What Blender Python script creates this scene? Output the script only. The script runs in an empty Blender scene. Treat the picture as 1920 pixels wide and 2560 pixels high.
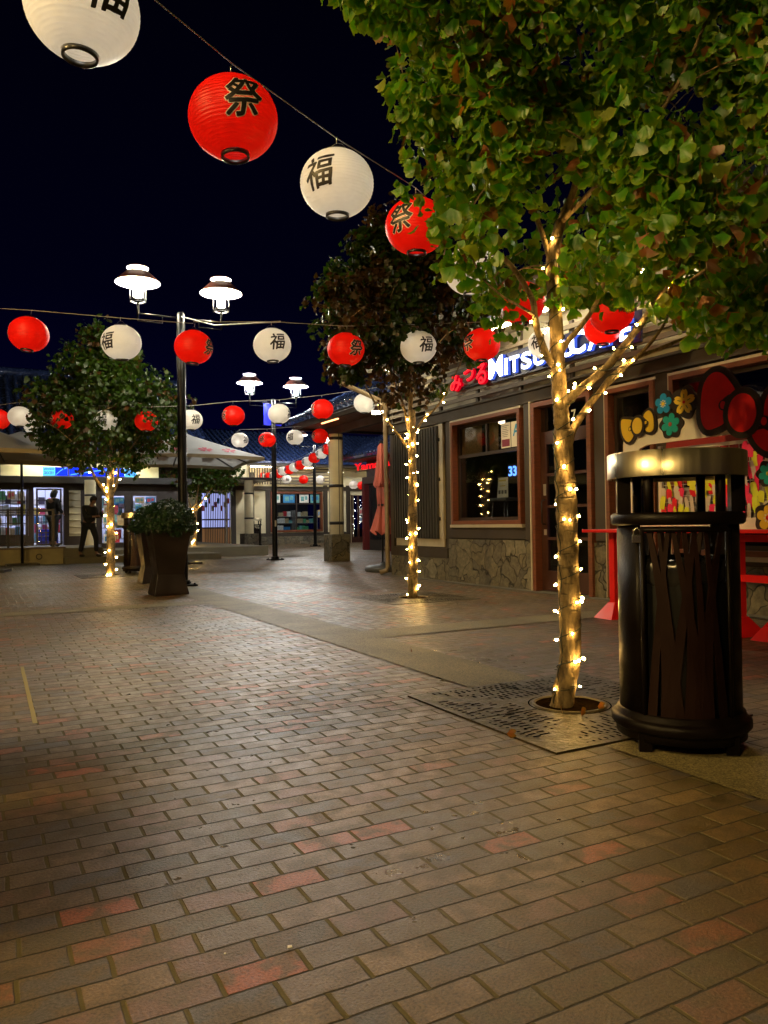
import bpy, bmesh, math, random
import numpy as np
from mathutils import Vector, Matrix, noise as mn
random.seed(7); rng = np.random.default_rng(7)
C = bpy.context.scene.collection
PI = math.pi; R = math.radians
GA = R(28); GC, GS = math.cos(GA), math.sin(GA)
def W(u, v, z=0): return Vector((u*GC - v*GS, u*GS + v*GC, z))       # paving grid (u,v) -> world
def UV(p): return (p[0]*GC + p[1]*GS, -p[0]*GS + p[1]*GC, p[2])
# ---------- camera
cam = bpy.data.cameras.new('camera'); co = bpy.data.objects.new('camera', cam); C.objects.link(co)
cam.sensor_fit = 'VERTICAL'; cam.sensor_height = 36; cam.lens = 36*1923/2560; cam.clip_end = 600; cam.clip_start = .05
CR = Matrix.Rotation(R(90.83), 3, 'X') @ Matrix.Rotation(R(-.8), 3, 'Z')
co.matrix_world = Matrix.Translation((0, 0, 1.0)) @ CR.to_4x4()
bpy.context.scene.camera = co
def ray(px, py): return CR @ Vector(((px-960)/1923, -(py-1280)/1923, -1))
EYE = Vector((0, 0, 1.0))
def onY(px, py, Y): r = ray(px, py); return EYE + r*(Y/r.y)          # point on a plane at distance Y
def onU(px, py, u): r = ray(px, py); return UV(EYE + r*(u/(r.x*GC + r.y*GS)))
def GR(px, py, z=0): r = ray(px, py); return UV(EYE + r*((z-1)/r.z))
D = 1920/1659
# ---------- materials
MATS = {}
def nt(m):
    t = m.node_tree; return t, t.nodes, t.links
def M(name, col, rough=.55, metal=0, var=0, vs=6, bump=0, bs=30, emit=None, es=0, coat=0, trans=0, spec=None, stretch=None):
    if name in MATS: return MATS[name]
    m = bpy.data.materials.new(name); m.use_nodes = True
    t, N, L = nt(m); b = N['Principled BSDF']
    b.inputs['Base Color'].default_value = (*col, 1); b.inputs['Roughness'].default_value = rough
    b.inputs['Metallic'].default_value = metal; b.inputs['Coat Weight'].default_value = coat
    if spec is not None: b.inputs['Specular IOR Level'].default_value = spec
    if emit: b.inputs['Emission Color'].default_value = (*emit, 1); b.inputs['Emission Strength'].default_value = es
    if var or bump:
        tc = N.new('ShaderNodeTexCoord'); src = tc.outputs['Object']
        if stretch:
            mp = N.new('ShaderNodeMapping'); mp.inputs['Scale'].default_value = stretch; L.new(src, mp.inputs[0]); src = mp.outputs[0]
    if var:
        n = N.new('ShaderNodeTexNoise'); n.inputs['Scale'].default_value = vs; n.inputs['Detail'].default_value = 6; L.new(src, n.inputs['Vector'])
        mr = N.new('ShaderNodeMapRange'); mr.inputs[1].default_value = .3; mr.inputs[2].default_value = .7
        mr.inputs[3].default_value = 1-var; mr.inputs[4].default_value = 1+var; L.new(n.outputs[0], mr.inputs[0])
        mx = N.new('ShaderNodeVectorMath'); mx.operation = 'SCALE'; mx.inputs[0].default_value = col; L.new(mr.outputs[0], mx.inputs['Scale'])
        L.new(mx.outputs[0], b.inputs['Base Color'])
        rr = N.new('ShaderNodeMapRange'); rr.inputs[1].default_value = .3; rr.inputs[2].default_value = .7
        rr.inputs[3].default_value = max(.03, rough-.12); rr.inputs[4].default_value = min(1, rough+.12); L.new(n.outputs[0], rr.inputs[0]); L.new(rr.outputs[0], b.inputs['Roughness'])
    if bump:
        n2 = N.new('ShaderNodeTexNoise'); n2.inputs['Scale'].default_value = bs; n2.inputs['Detail'].default_value = 5; L.new(src, n2.inputs['Vector'])
        bp = N.new('ShaderNodeBump'); bp.inputs['Strength'].default_value = bump; bp.inputs['Distance'].default_value = .01
        L.new(n2.outputs[0], bp.inputs['Height']); L.new(bp.outputs[0], b.inputs['Normal'])
    if trans:
        tr = N.new('ShaderNodeBsdfTranslucent'); tr.inputs['Color'].default_value = (*col, 1)
        ms = N.new('ShaderNodeMixShader'); ms.inputs[0].default_value = trans
        L.new(b.outputs[0], ms.inputs[1]); L.new(tr.outputs[0], ms.inputs[2]); L.new(ms.outputs[0], N['Material Output'].inputs[0])
    MATS[name] = m; return m
def glassmat(name, tint=(.9, .95, 1), refl=.12):
    if name in MATS: return MATS[name]
    m = bpy.data.materials.new(name); m.use_nodes = True; t, N, L = nt(m); N.remove(N['Principled BSDF'])
    tr = N.new('ShaderNodeBsdfTransparent'); tr.inputs[0].default_value = (*tint, 1)
    gl = N.new('ShaderNodeBsdfGlossy'); gl.inputs['Roughness'].default_value = .03
    fr = N.new('ShaderNodeFresnel'); ad = N.new('ShaderNodeMath'); ad.operation = 'ADD'; ad.inputs[1].default_value = refl-.04; ad.use_clamp = True
    ge = N.new('ShaderNodeNewGeometry'); iv = N.new('ShaderNodeMath'); iv.operation = 'SUBTRACT'; iv.inputs[0].default_value = 1; L.new(ge.outputs['Backfacing'], iv.inputs[1]); m2 = N.new('ShaderNodeMath'); m2.operation = 'MULTIPLY'
    L.new(fr.outputs[0], ad.inputs[0]); L.new(ad.outputs[0], m2.inputs[0]); L.new(iv.outputs[0], m2.inputs[1]); ad = m2; ms = N.new('ShaderNodeMixShader'); L.new(ad.outputs[0], ms.inputs[0])
    L.new(tr.outputs[0], ms.inputs[1]); L.new(gl.outputs[0], ms.inputs[2]); L.new(ms.outputs[0], N['Material Output'].inputs[0])
    MATS[name] = m; return m
def glow(name, col, s):
    if name in MATS: return MATS[name]
    m = bpy.data.materials.new(name); m.use_nodes = True; t, N, L = nt(m); N.remove(N['Principled BSDF'])
    e = N.new('ShaderNodeEmission'); e.inputs[0].default_value = (*col, 1); e.inputs[1].default_value = s
    L.new(e.outputs[0], N['Material Output'].inputs[0]); MATS[name] = m; return m
# ---------- mesh builder (coordinates absolute in the chosen frame; origin subtracted at build)
class MB:
    def __init__(s): s.v = []; s.f = []; s.sm = []
    def add(s, vs, fs, smooth=False):
        n = len(s.v); s.v += [tuple(v) for v in vs]; s.f += [tuple(i+n for i in f) for f in fs]; s.sm += [smooth]*len(fs); return s
    def box(s, x0, x1, y0, y1, z0, z1):
        if x1 < x0: x0, x1 = x1, x0
        if y1 < y0: y0, y1 = y1, y0
        return s.add([(x0,y0,z0),(x1,y0,z0),(x1,y1,z0),(x0,y1,z0),(x0,y0,z1),(x1,y0,z1),(x1,y1,z1),(x0,y1,z1)],
              [(3,2,1,0),(4,5,6,7),(0,1,5,4),(1,2,6,5),(2,3,7,6),(3,0,4,7)])
    def bar(s, a, b, w, h=None):           # rectangular bar from a to b
        a, b = Vector(a), Vector(b); d = (b-a).normalized(); h = h or w
        up = Vector((0,0,1)) if abs(d.z) < .95 else Vector((1,0,0))
        x = d.cross(up).normalized()*w/2; y = x.cross(d).normalized()*h/2
        return s.add([a-x-y,a+x-y,a+x+y,a-x+y,b-x-y,b+x-y,b+x+y,b-x+y],[(0,1,2,3),(7,6,5,4),(0,4,5,1),(1,5,6,2),(2,6,7,3),(3,7,4,0)])
    def tube(s, pts, rad, seg=10, cap=True, wob=0):
        pts = [Vector(p) for p in pts]; n = len(pts)
        if not hasattr(rad, '__len__'): rad = [rad]*n
        vs = []; prev = None
        for i, p in enumerate(pts):
            d = (pts[min(i+1,n-1)]-pts[max(i-1,0)]).normalized()
            if prev is None:
                r0 = Vector((1,0,0)) if abs(d.x) < .9 else Vector((0,1,0)); x = (r0-d*r0.dot(d)).normalized()
            else: x = (prev-d*prev.dot(d)).normalized()
            prev = x; y = d.cross(x)
            for k in range(seg):
                a = 2*PI*k/seg; rr = rad[i]
                if wob: rr *= 1+wob*mn.noise(Vector((math.cos(a)*1.5, math.sin(a)*1.5, i*.45)) + p*.5)
                vs.append(p + (x*math.cos(a)+y*math.sin(a))*rr)
        fs = [(i*seg+k, i*seg+(k+1)%seg, (i+1)*seg+(k+1)%seg, (i+1)*seg+k) for i in range(n-1) for k in range(seg)]
        s.add(vs, fs, True)
        if cap: 
            b = len(s.v)-n*seg; s.f += [tuple(b+k for k in reversed(range(seg))), tuple(b+(n-1)*seg+k for k in range(seg))]; s.sm += [False, False]
        return s
    def lathe(s, prof, c=(0,0,0), seg=32, smooth=True, sx=1, sy=1):   # prof: (r,z)
        vs = [(c[0]+r*math.cos(2*PI*k/seg)*sx, c[1]+r*math.sin(2*PI*k/seg)*sy, c[2]+z) for r, z in prof for k in range(seg)]
        fs = [(i*seg+k, i*seg+(k+1)%seg, (i+1)*seg+(k+1)%seg, (i+1)*seg+k) for i in range(len(prof)-1) for k in range(seg)]
        return s.add(vs, fs, smooth)
    def cyl(s, c, r, z0, z1, seg=24):
        s.lathe([(r,z0),(r,z1)], (c[0],c[1],0), seg); b = len(s.v)-2*seg
        s.f += [tuple(b+k for k in reversed(range(seg))), tuple(b+seg+k for k in range(seg))]; s.sm += [False]*2; return s
    def prism(s, poly, o, A, B, N, t):    # polygon poly (a,b) in plane o + a*A + b*B, thickness t along N
        o, A, B, N = map(Vector, (o, A, B, N)); n = len(poly)
        p = [o+A*a+B*b for a, b in poly]; q = [x+N*t for x in p]
        from mathutils.geometry import tessellate_polygon
        tr = tessellate_polygon([[Vector((a,b,0)) for a,b in poly]])
        fs = [tuple(f) for f in tr] + [tuple(n+i for i in reversed(f)) for f in tr] + [(i,(i+1)%n,n+(i+1)%n,n+i) for i in range(n)]
        return s.add(p+q, fs)
    def raw(s, V, F, o, A, B, N):         # 2D mesh with depth mapped on a frame
        o, A, B, N = map(Vector, (o, A, B, N))
        return s.add([o+A*v[0]+B*v[1]+N*v[2] for v in V], F)
    def mesh(s, name, mat, org=(0,0,0), bevel=0):
        me = bpy.data.meshes.new(name); o = Vector(org)
        me.from_pydata([Vector(v)-o for v in s.v], [], s.f); me.polygons.foreach_set('use_smooth', s.sm)
        bm = bmesh.new(); bm.from_mesh(me); bmesh.ops.recalc_face_normals(bm, faces=bm.faces); bm.to_mesh(me); bm.free()
        if mat: me.materials.append(mat)
        me.update(); return me
def label(o, lab=None, cat=None, group=None, kind=None):
    if lab: o['label'] = lab
    if cat: o['category'] = cat
    if group: o['group'] = group
    if kind: o['kind'] = kind
    return o
class T:                                   # a thing: Empty at its base, grid-aligned or free
    def __init__(s, name, lab, cat, org, group=None, grid=True, rz=None):
        s.org = Vector(org); s.grid = grid
        s.e = bpy.data.objects.new(name, None); s.e.empty_display_size = .2; C.objects.link(s.e)
        if grid: s.e.location = W(*org); s.e.rotation_euler.z = GA
        else: s.e.location = org; s.e.rotation_euler.z = rz or 0
        label(s.e, lab, cat, group)
    def part(s, name, mb, mat, parent=None, bevel=0, lab=None, local=False):
        me = mb.mesh(name, mat, (0,0,0) if local else s.org); o = bpy.data.objects.new(name, me); C.objects.link(o)
        o.parent = parent or s.e
        if bevel: addbev(o, bevel)
        if lab: o['label'] = lab
        return o
def addbev(o, w):
    b = o.modifiers.new('bevel', 'BEVEL'); b.width = w; b.segments = 2; b.limit_method = 'ANGLE'; b.angle_limit = R(40)
def single(name, mb, mat, lab, cat, org=(0,0,0), group=None, kind=None, grid=True, bevel=0):
    o = bpy.data.objects.new(name, mb.mesh(name, mat, org)); C.objects.link(o)
    if grid: o.location = W(*org); o.rotation_euler.z = GA
    else: o.location = org
    if bevel: addbev(o, bevel)
    return label(o, lab, cat, group, kind)
def copytree(o, parent=None):
    c = o.copy(); C.objects.link(c); c.parent = parent
    for ch in list(o.children): copytree(ch, c)
    return c
# text as mesh: returns verts (x,y,depth), faces ; fitted later
def textmesh(body, bold=0, ext=0, res=3):
    cu = bpy.data.curves.new('t', 'FONT'); cu.body = body; cu.size = 1; cu.offset = bold; cu.extrude = ext; cu.resolution_u = res; cu.fill_mode = 'BOTH' if ext else 'FRONT'
    ob = bpy.data.objects.new('t', cu); C.objects.link(ob); bpy.context.view_layer.update()
    me = bpy.data.meshes.new_from_object(ob.evaluated_get(bpy.context.evaluated_depsgraph_get()))
    V = [tuple(v.co) for v in me.vertices]; F = [tuple(p.vertices) for p in me.polygons]
    bpy.data.objects.remove(ob); bpy.data.curves.remove(cu); bpy.data.meshes.remove(me); return V, F
def fit(V, x0, x1, y0, y1, dz=None):
    xs = [v[0] for v in V]; ys = [v[1] for v in V]; ax, bx, ay, by = min(xs), max(xs), min(ys), max(ys)
    sx = (x1-x0)/(bx-ax); sy = (y1-y0)/(by-ay)
    return [(x0+(v[0]-ax)*sx, y0+(v[1]-ay)*sy, v[2] if dz is None else (dz if v[2] > 0 else 0)) for v in V]
FU = lambda u: ((u,0,0), (0,-1,0), (0,0,1), (-1,0,0))     # facade frame u = const (a = -v)
FV = lambda v: ((0,v,0), (1,0,0), (0,0,1), (0,-1,0))      # facade frame v = const (a = u)
# ---------- world
w = bpy.data.worlds.new('World'); bpy.context.scene.world = w; w.use_nodes = True
N, L = w.node_tree.nodes, w.node_tree.links; bg = N['Background']
tc = N.new('ShaderNodeTexCoord'); sp = N.new('ShaderNodeSeparateXYZ'); L.new(tc.outputs['Generated'], sp.inputs[0])
cr = N.new('ShaderNodeValToRGB'); L.new(sp.outputs[2], cr.inputs[0]); e = cr.color_ramp.elements
e[0].position = 0; e[0].color = (.0004, .0004, .008, 1); e[1].position = .75; e[1].color = (.00015, .00015, .0004, 1)
x = e.new(.28); x.color = (.0002, .0002, .0026, 1)
L.new(cr.outputs[0], bg.inputs[0]); bg.inputs[1].default_value = 1
sc = bpy.context.scene; sc.view_settings.view_transform = 'Standard'; sc.view_settings.look = 'None'; sc.view_settings.exposure = 1.02
sc.cycles.use_denoising = True; sc.cycles.max_bounces = 6; sc.cycles.diffuse_bounces = 3; sc.cycles.glossy_bounces = 3; sc.cycles.transparent_max_bounces = 8
sc.cycles.sample_clamp_indirect = 4; sc.cycles.caustics_reflective = False; sc.cycles.caustics_refractive = False
# ================= GROUND
def brickmat(name, swap=False, base=(.115,.098,.082)):
    m = bpy.data.materials.new(name); m.use_nodes = True; t, N, L = nt(m); b = N['Principled BSDF']
    tc = N.new('ShaderNodeTexCoord'); sp = N.new('ShaderNodeSeparateXYZ')
    wv = N.new('ShaderNodeTexNoise'); wv.inputs['Scale'].default_value = 9; wv.inputs['Detail'].default_value = 3; L.new(tc.outputs['Object'], wv.inputs['Vector'])
    wm = N.new('ShaderNodeVectorMath'); wm.operation = 'MULTIPLY_ADD'; wm.inputs[1].default_value = (.010,.009,0); L.new(wv.outputs['Color'], wm.inputs[0]); L.new(tc.outputs['Object'], wm.inputs[2])
    L.new(wm.outputs[0], sp.inputs[0])
    def mth(op, a, bb=None, c=None):
        n = N.new('ShaderNodeMath'); n.operation = op
        for i, q in enumerate((a, bb, c)):
            if q is None: continue
            if isinstance(q, (int, float)): n.inputs[i].default_value = q
            else: L.new(q, n.inputs[i])
        return n.outputs[0]
    u, v = sp.outputs[0], sp.outputs[1]
    if swap: u, v = v, u
    BW, BH = .196, .0955
    r = mth('DIVIDE', v, BH); row = mth('FLOOR', r); fr = mth('SUBTRACT', r, row)
    half = mth('MULTIPLY', mth('FLOORED_MODULO', row, 2), .5)
    wn0 = N.new('ShaderNodeTexWhiteNoise'); wn0.noise_dimensions = '1D'; L.new(row, wn0.inputs['W'])
    half = mth('ADD', half, mth('MULTIPLY', wn0.outputs[0], .12))
    q = mth('ADD', mth('DIVIDE', u, BW), half); col = mth('FLOOR', q); fc = mth('SUBTRACT', q, col)
    cv = N.new('ShaderNodeCombineXYZ'); L.new(col, cv.inputs[0]); L.new(row, cv.inputs[1])
    wn = N.new('ShaderNodeTexWhiteNoise'); wn.noise_dimensions = '2D'; L.new(cv.outputs[0], wn.inputs['Vector'])
    du = mth('MULTIPLY', mth('MINIMUM', fc, mth('SUBTRACT', 1, fc)), BW)
    dv = mth('MULTIPLY', mth('MINIMUM', fr, mth('SUBTRACT', 1, fr)), BH)
    d = mth('MINIMUM', du, mth('MULTIPLY', mth('ADD', dv, .0004), 1.6))
    jn = mth('MULTIPLY', wv.outputs[0], .0022)
    edge = N.new('ShaderNodeMapRange'); edge.interpolation_type = 'SMOOTHSTEP'; edge.inputs[1].default_value = .0030; edge.inputs[2].default_value = .0062; L.new(mth('SUBTRACT', d, jn), edge.inputs[0])
    ramp = N.new('ShaderNodeValToRGB'); L.new(wn.outputs['Value'], ramp.inputs[0]); ce = ramp.color_ramp; ce.interpolation = 'CONSTANT'
    cols = [(0,(.110,.077,.028)),(.14,(.134,.092,.040)),(.28,(.070,.053,.026)),(.40,(.152,.100,.044)),(.52,(.140,.074,.038)),(.62,(.086,.067,.026)),(.72,(.175,.120,.054)),(.80,(.078,.066,.060)),(.88,(.19,.078,.034)),(.945,(.27,.078,.024))]
    ce.elements[0].position = 0; ce.elements[0].color = (*cols[0][1],1); ce.elements[1].position = .16; ce.elements[1].color = (*cols[1][1],1)
    for p, cc in cols[2:]: ee = ce.elements.new(p); ee.color = (*cc,1)
    # blotches inside bricks
    n2 = N.new('ShaderNodeTexNoise'); n2.inputs['Scale'].default_value = 12; n2.inputs['Detail'].default_value = 5; L.new(tc.outputs['Object'], n2.inputs['Vector'])
    n3 = N.new('ShaderNodeTexNoise'); n3.inputs['Scale'].default_value = 130; n3.inputs['Detail'].default_value = 4; n3.inputs['Roughness'].default_value = .7; L.new(tc.outputs['Object'], n3.inputs['Vector'])
    bl = N.new('ShaderNodeMapRange'); bl.inputs[1].default_value = .46; bl.inputs[2].default_value = .56; bl.inputs[4].default_value = .85; L.new(n2.outputs[0], bl.inputs[0])
    mxa = N.new('ShaderNodeMix'); mxa.data_type = 'RGBA'; L.new(bl.outputs[0], mxa.inputs[0]); L.new(ramp.outputs[0], mxa.inputs[6]); mxa.inputs[7].default_value = (.110,.076,.038,1)
    sc_ = N.new('ShaderNodeVectorMath'); sc_.operation = 'SCALE'; L.new(mxa.outputs[2], sc_.inputs[0])
    g = N.new('ShaderNodeMapRange'); g.inputs[1].default_value = .3; g.inputs[2].default_value = .7; g.inputs[3].default_value = .45; g.inputs[4].default_value = 1.6; L.new(n3.outputs[0], g.inputs[0])
    big = N.new('ShaderNodeTexNoise'); big.inputs['Scale'].default_value = .8; big.inputs['Detail'].default_value = 5; L.new(tc.outputs['Object'], big.inputs['Vector'])
    g2 = N.new('ShaderNodeMapRange'); g2.inputs[1].default_value = .3; g2.inputs[2].default_value = .7; g2.inputs[3].default_value = .68; g2.inputs[4].default_value = 1.25; L.new(big.outputs[0], g2.inputs[0])
    L.new(mth('MULTIPLY', g.outputs[0], g2.outputs[0]), sc_.inputs['Scale'])
    mx = N.new('ShaderNodeMix'); mx.data_type = 'RGBA'; L.new(edge.outputs[0], mx.inputs[0]); hj = N.new('ShaderNodeMix'); hj.data_type = 'RGBA'; L.new(mth('LESS_THAN', du, mth('MULTIPLY', mth('ADD', dv, .0012), 1.9)), hj.inputs[0]); hj.inputs[6].default_value = (.030,.024,.010,1); hj.inputs[7].default_value = (.095,.078,.026,1); L.new(hj.outputs[2], mx.inputs[6]); L.new(sc_.outputs[0], mx.inputs[7])
    L.new(mx.outputs[2], b.inputs['Base Color'])
    rg = N.new('ShaderNodeMapRange'); rg.inputs[1].default_value = .3; rg.inputs[2].default_value = .7; rg.inputs[3].default_value = .26; rg.inputs[4].default_value = .48; L.new(n2.outputs[0], rg.inputs[0])
    ra = mth('ADD', rg.outputs[0], mth('MULTIPLY', wn.outputs['Value'], .10)); rb = mth('ADD', ra, mth('MULTIPLY', mth('SUBTRACT', 1, edge.outputs[0]), .4))
    pt = N.new('ShaderNodeMapRange'); pt.inputs[1].default_value = .35; pt.inputs[2].default_value = .65; pt.inputs[3].default_value = -.06; pt.inputs[4].default_value = .09; L.new(big.outputs[0], pt.inputs[0]); rb = mth('ADD', rb, pt.outputs[0])
    L.new(rb, b.inputs['Roughness']); b.inputs['Specular IOR Level'].default_value = .65
    # height: bevelled brick edge, chip noise, per-brick level
    h = mth('ADD', mth('MULTIPLY', edge.outputs[0], 1.0), mth('MULTIPLY', n3.outputs[0], .95)); h = mth('ADD', h, mth('MULTIPLY', wn.outputs['Value'], .22)); h = mth('ADD', h, mth('MULTIPLY', n2.outputs[0], .5))
    wr = N.new('ShaderNodeSeparateColor'); L.new(wn.outputs['Color'], wr.inputs[0])      # every brick lies slightly tilted
    tl = mth('ADD', mth('MULTIPLY', mth('SUBTRACT', fc, .5), mth('MULTIPLY', mth('SUBTRACT', wr.outputs[0], .5), 1.6)), mth('MULTIPLY', mth('SUBTRACT', fr, .5), mth('MULTIPLY', mth('SUBTRACT', wr.outputs[1], .5), 1.1)))
    h = mth('ADD', h, tl)
    bp = N.new('ShaderNodeBump'); bp.inputs['Strength'].default_value = .9; bp.inputs['Distance'].default_value = .0045; L.new(h, bp.inputs['Height'])
    # slight tilt of every brick
    L.new(bp.outputs[0], b.inputs['Normal'])
    return m
def speckmat(name, col, dark=.5, sc1=260, rough=.6):
    m = bpy.data.materials.new(name); m.use_nodes = True; t, N, L = nt(m); b = N['Principled BSDF']
    tc = N.new('ShaderNodeTexCoord'); vo = N.new('ShaderNodeTexVoronoi'); vo.inputs['Scale'].default_value = sc1; L.new(tc.outputs['Object'], vo.inputs['Vector'])
    sp = N.new('ShaderNodeSeparateColor'); L.new(vo.outputs['Color'], sp.inputs[0])
    nz = N.new('ShaderNodeTexNoise'); nz.inputs['Scale'].default_value = 2.2; nz.inputs['Detail'].default_value = 6; L.new(tc.outputs['Object'], nz.inputs['Vector'])
    mr = N.new('ShaderNodeMapRange'); mr.inputs[3].default_value = dark; mr.inputs[4].default_value = 1.7; L.new(sp.outputs[0], mr.inputs[0])
    m2 = N.new('ShaderNodeMapRange'); m2.inputs[1].default_value = .3; m2.inputs[2].default_value = .7; m2.inputs[3].default_value = .7; m2.inputs[4].default_value = 1.25; L.new(nz.outputs[0], m2.inputs[0])
    mu = N.new('ShaderNodeMath'); mu.operation = 'MULTIPLY'; L.new(mr.outputs[0], mu.inputs[0]); L.new(m2.outputs[0], mu.inputs[1])
    s_ = N.new('ShaderNodeVectorMath'); s_.operation = 'SCALE'; s_.inputs[0].default_value = col; L.new(mu.outputs[0], s_.inputs['Scale']); L.new(s_.outputs[0], b.inputs['Base Color'])
    b.inputs['Roughness'].default_value = rough
    bp = N.new('ShaderNodeBump'); bp.inputs['Strength'].default_value = .5; bp.inputs['Distance'].default_value = .003; L.new(sp.outputs[1], bp.inputs['Height']); L.new(bp.outputs[0], b.inputs['Normal'])
    return m
BRA = brickmat('brick_paving'); BRB = brickmat('brick_paving_turned', True)
CONC = speckmat('aggregate_concrete', (.155,.130,.062), .35, 170)
CONC2 = M('plain_concrete', (.11,.097,.062), .75, var=.2, vs=3, bump=.3, bs=90)
def sheet(name, rects, z, mat, cat=None):
    mb = MB()
    for u0, u1, v0, v1 in rects: mb.add([(u0,v0,z),(u1,v0,z),(u1,v1,z),(u0,v1,z)], [(0,1,2,3)])
    o = single(name, mb, mat, None, None, kind='structure'); return o
sheet('ground', [(-150,150,-150,150)], 0, BRA)
sheet('side_paving', [(3.13,6.85,6.40,40),(3.13,9,13.3,36.2)][:1], .004, BRB)
sheet('concrete_path', [(2.62,3.13,3.87,21.0),(2.45,2.97,-12,2.56)], .006, CONC)
sheet('concrete_crossing_path', [(-6,2.62,9.72,10.13),(3.13,6.85,5.95,6.40)], .0065, CONC)
sheet('concrete_apron', [(6.85,7.2,-3,13.2)], .010, CONC2)
sheet('far_concrete_path', [(-6,9,22.0,23.1)][:1], .0066, CONC2)
# yellow strip of tape and bits of litter on the bricks
mb = MB(); n = 14
a, b_ = Vector(GR(55,1668)), Vector(GR(88,1810)); dd = (b_-a); pp = Vector((-dd.y, dd.x, 0)).normalized()
L_, R_ = [], []
for i in range(n+1):
    p = a+dd*i/n + pp*.003*mn.noise(Vector((i*.7,0,0))); L_.append(p-pp*.011+Vector((0,0,.004))); R_.append(p+pp*(.011+.002*mn.noise(Vector((i*1.3,4,0))))+Vector((0,0,.004)))
mb.add(L_+R_, [(i,i+1,n+2+i,n+1+i) for i in range(n)])
single('floor_tape', mb, M('yellow_tape', (.30,.25,.06), .5, var=.2, vs=40), 'faded yellow strip of floor tape stuck on the bricks', 'tape', org=tuple(a))
for px, py, s, lab in ((724,2368,.007,'tiny white paper scrap lying alone on the near bricks'),(562,2385,.003,'very small white crumb beside the paper scrap')):
    p = GR(px,py,.004); mb = MB(); mb.prism([(-s,-s*.6),(s*.7,-s),(s,s*.5),(-s*.3,s)], p, (1,0,0), (0,1,0), (0,0,1), .002)
    single('paper_scrap', mb, M('white_paper', (.7,.68,.6), .8), lab, 'litter', org=p)
# ================= TREE GRATES
GRM = M('cast_bronze_grate', (.060,.050,.026), .45, .3, var=.35, vs=14, bump=.9, bs=45)
HOLE = M('gap_shade_black', (.003,.003,.002), 1, spec=0)  # flat black faces imitate the shade inside the grate openings
SOIL = M('shaded_mulch', (.009,.005,.002), .95, spec=0, var=.6, vs=30, bump=1, bs=40)  # soil darkened to imitate the shade of a deep hole
RING = M('grate_ring', (.10,.082,.045), .5, .4, var=.2, vs=10)
def grate(cu, cv, s, rh, lab, detail=True):
    t = T('tree_grate', lab, 'tree grate', (cu,cv,0)); z1 = .008
    # plate with a round hole, as a ring of quads from circle to square
    mb = MB(); n = 64; vs = []; 
    for k in range(n):
        a = 2*PI*k/n; c_, s_ = math.cos(a), math.sin(a); q = s/2/max(abs(c_), abs(s_))
        vs += [(cu+rh*c_, cv+rh*s_, z1), (cu+q*c_, cv+q*s_, z1), (cu+q*c_, cv+q*s_, 0)]
    fs = []
    for k in range(n):
        j = (k+1) % n; fs += [(3*k,3*k+1,3*j+1,3*j),(3*k+1,3*k+2,3*j+2,3*j+1)]
    mb.add(vs, fs); t.part('plate', mb, GRM)
    mb = MB(); mb.lathe([(rh-.004,.0),(rh-.004,z1+.006),(rh+.012,z1+.008),(rh+.014,z1)], (cu,cv,0), 48); t.part('ring', mb, RING)
    mb = MB(); mb.lathe([(rh+.028,z1+.002),(rh+.036,z1+.002)], (cu,cv,0), 48, False); t.part('ring_groove', mb, HOLE)
    mb = MB(); mb.lathe([(rh-.004,.0075),(0.001,.0082)], (cu,cv,0), 32); t.part('soil', mb, SOIL)
    mb = MB(); rnd = random.Random(3)         # slots in wandering rows, direction by quadrant
    h = s/2-.04
    for side in range(4):
        for row in range(6):
            d0 = rh+.085+row*.062
            if d0 > h: break
            kk = int((d0*2*.86)/.04)
            for i in range(kk):
                a = -d0*.86 + i*.04
                off = .013*math.sin(a*14+row*1.1+side)
                if rnd.random() < .12: continue
                ln = rnd.choice((.018,.045,.045,.06)) ; d1 = d0+off
                if d1+ln > h: ln = h-d1
                if ln < .01 or abs(a) > h-.01: continue
                x0, x1, y0, y1 = a-.0065, a+.0065, d1, d1+ln
                for _ in range(side): x0, x1, y0, y1 = y0, y1, -x0, -x1
                mb.add([(cu+x0,cv+y0,z1+.0022),(cu+x1,cv+y0,z1+.0022),(cu+x1,cv+y1,z1+.0022),(cu+x0,cv+y1,z1+.0022)], [(0,1,2,3)])
    t.part('slots', mb, HOLE)
    for a_ in (0, 1): 
        f = (lambda x,y: (cu+x,cv+y)) if a_ else (lambda x,y: (cu+y,cv+x))
        for sg in (-1,1):
            mb = MB(); p, q = f(sg*(rh+.04),-.0015), f(sg*s/2,.0015); mb.box(p[0],q[0],p[1],q[1],z1+.001,z1+.0026); t.part('seam', mb, HOLE)
    return t
grate(2.83, 3.22, 1.28, .185, 'square cast grate with wavy slots round the trunk of the nearest tree')
grate(5.13, 8.86, 1.28, .185, 'square cast grate in the bricks round the tree before the slatted panel')
grate(2.46, 16.7, 1.28, .185, 'dark square grate round the tree left of the planters')
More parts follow.
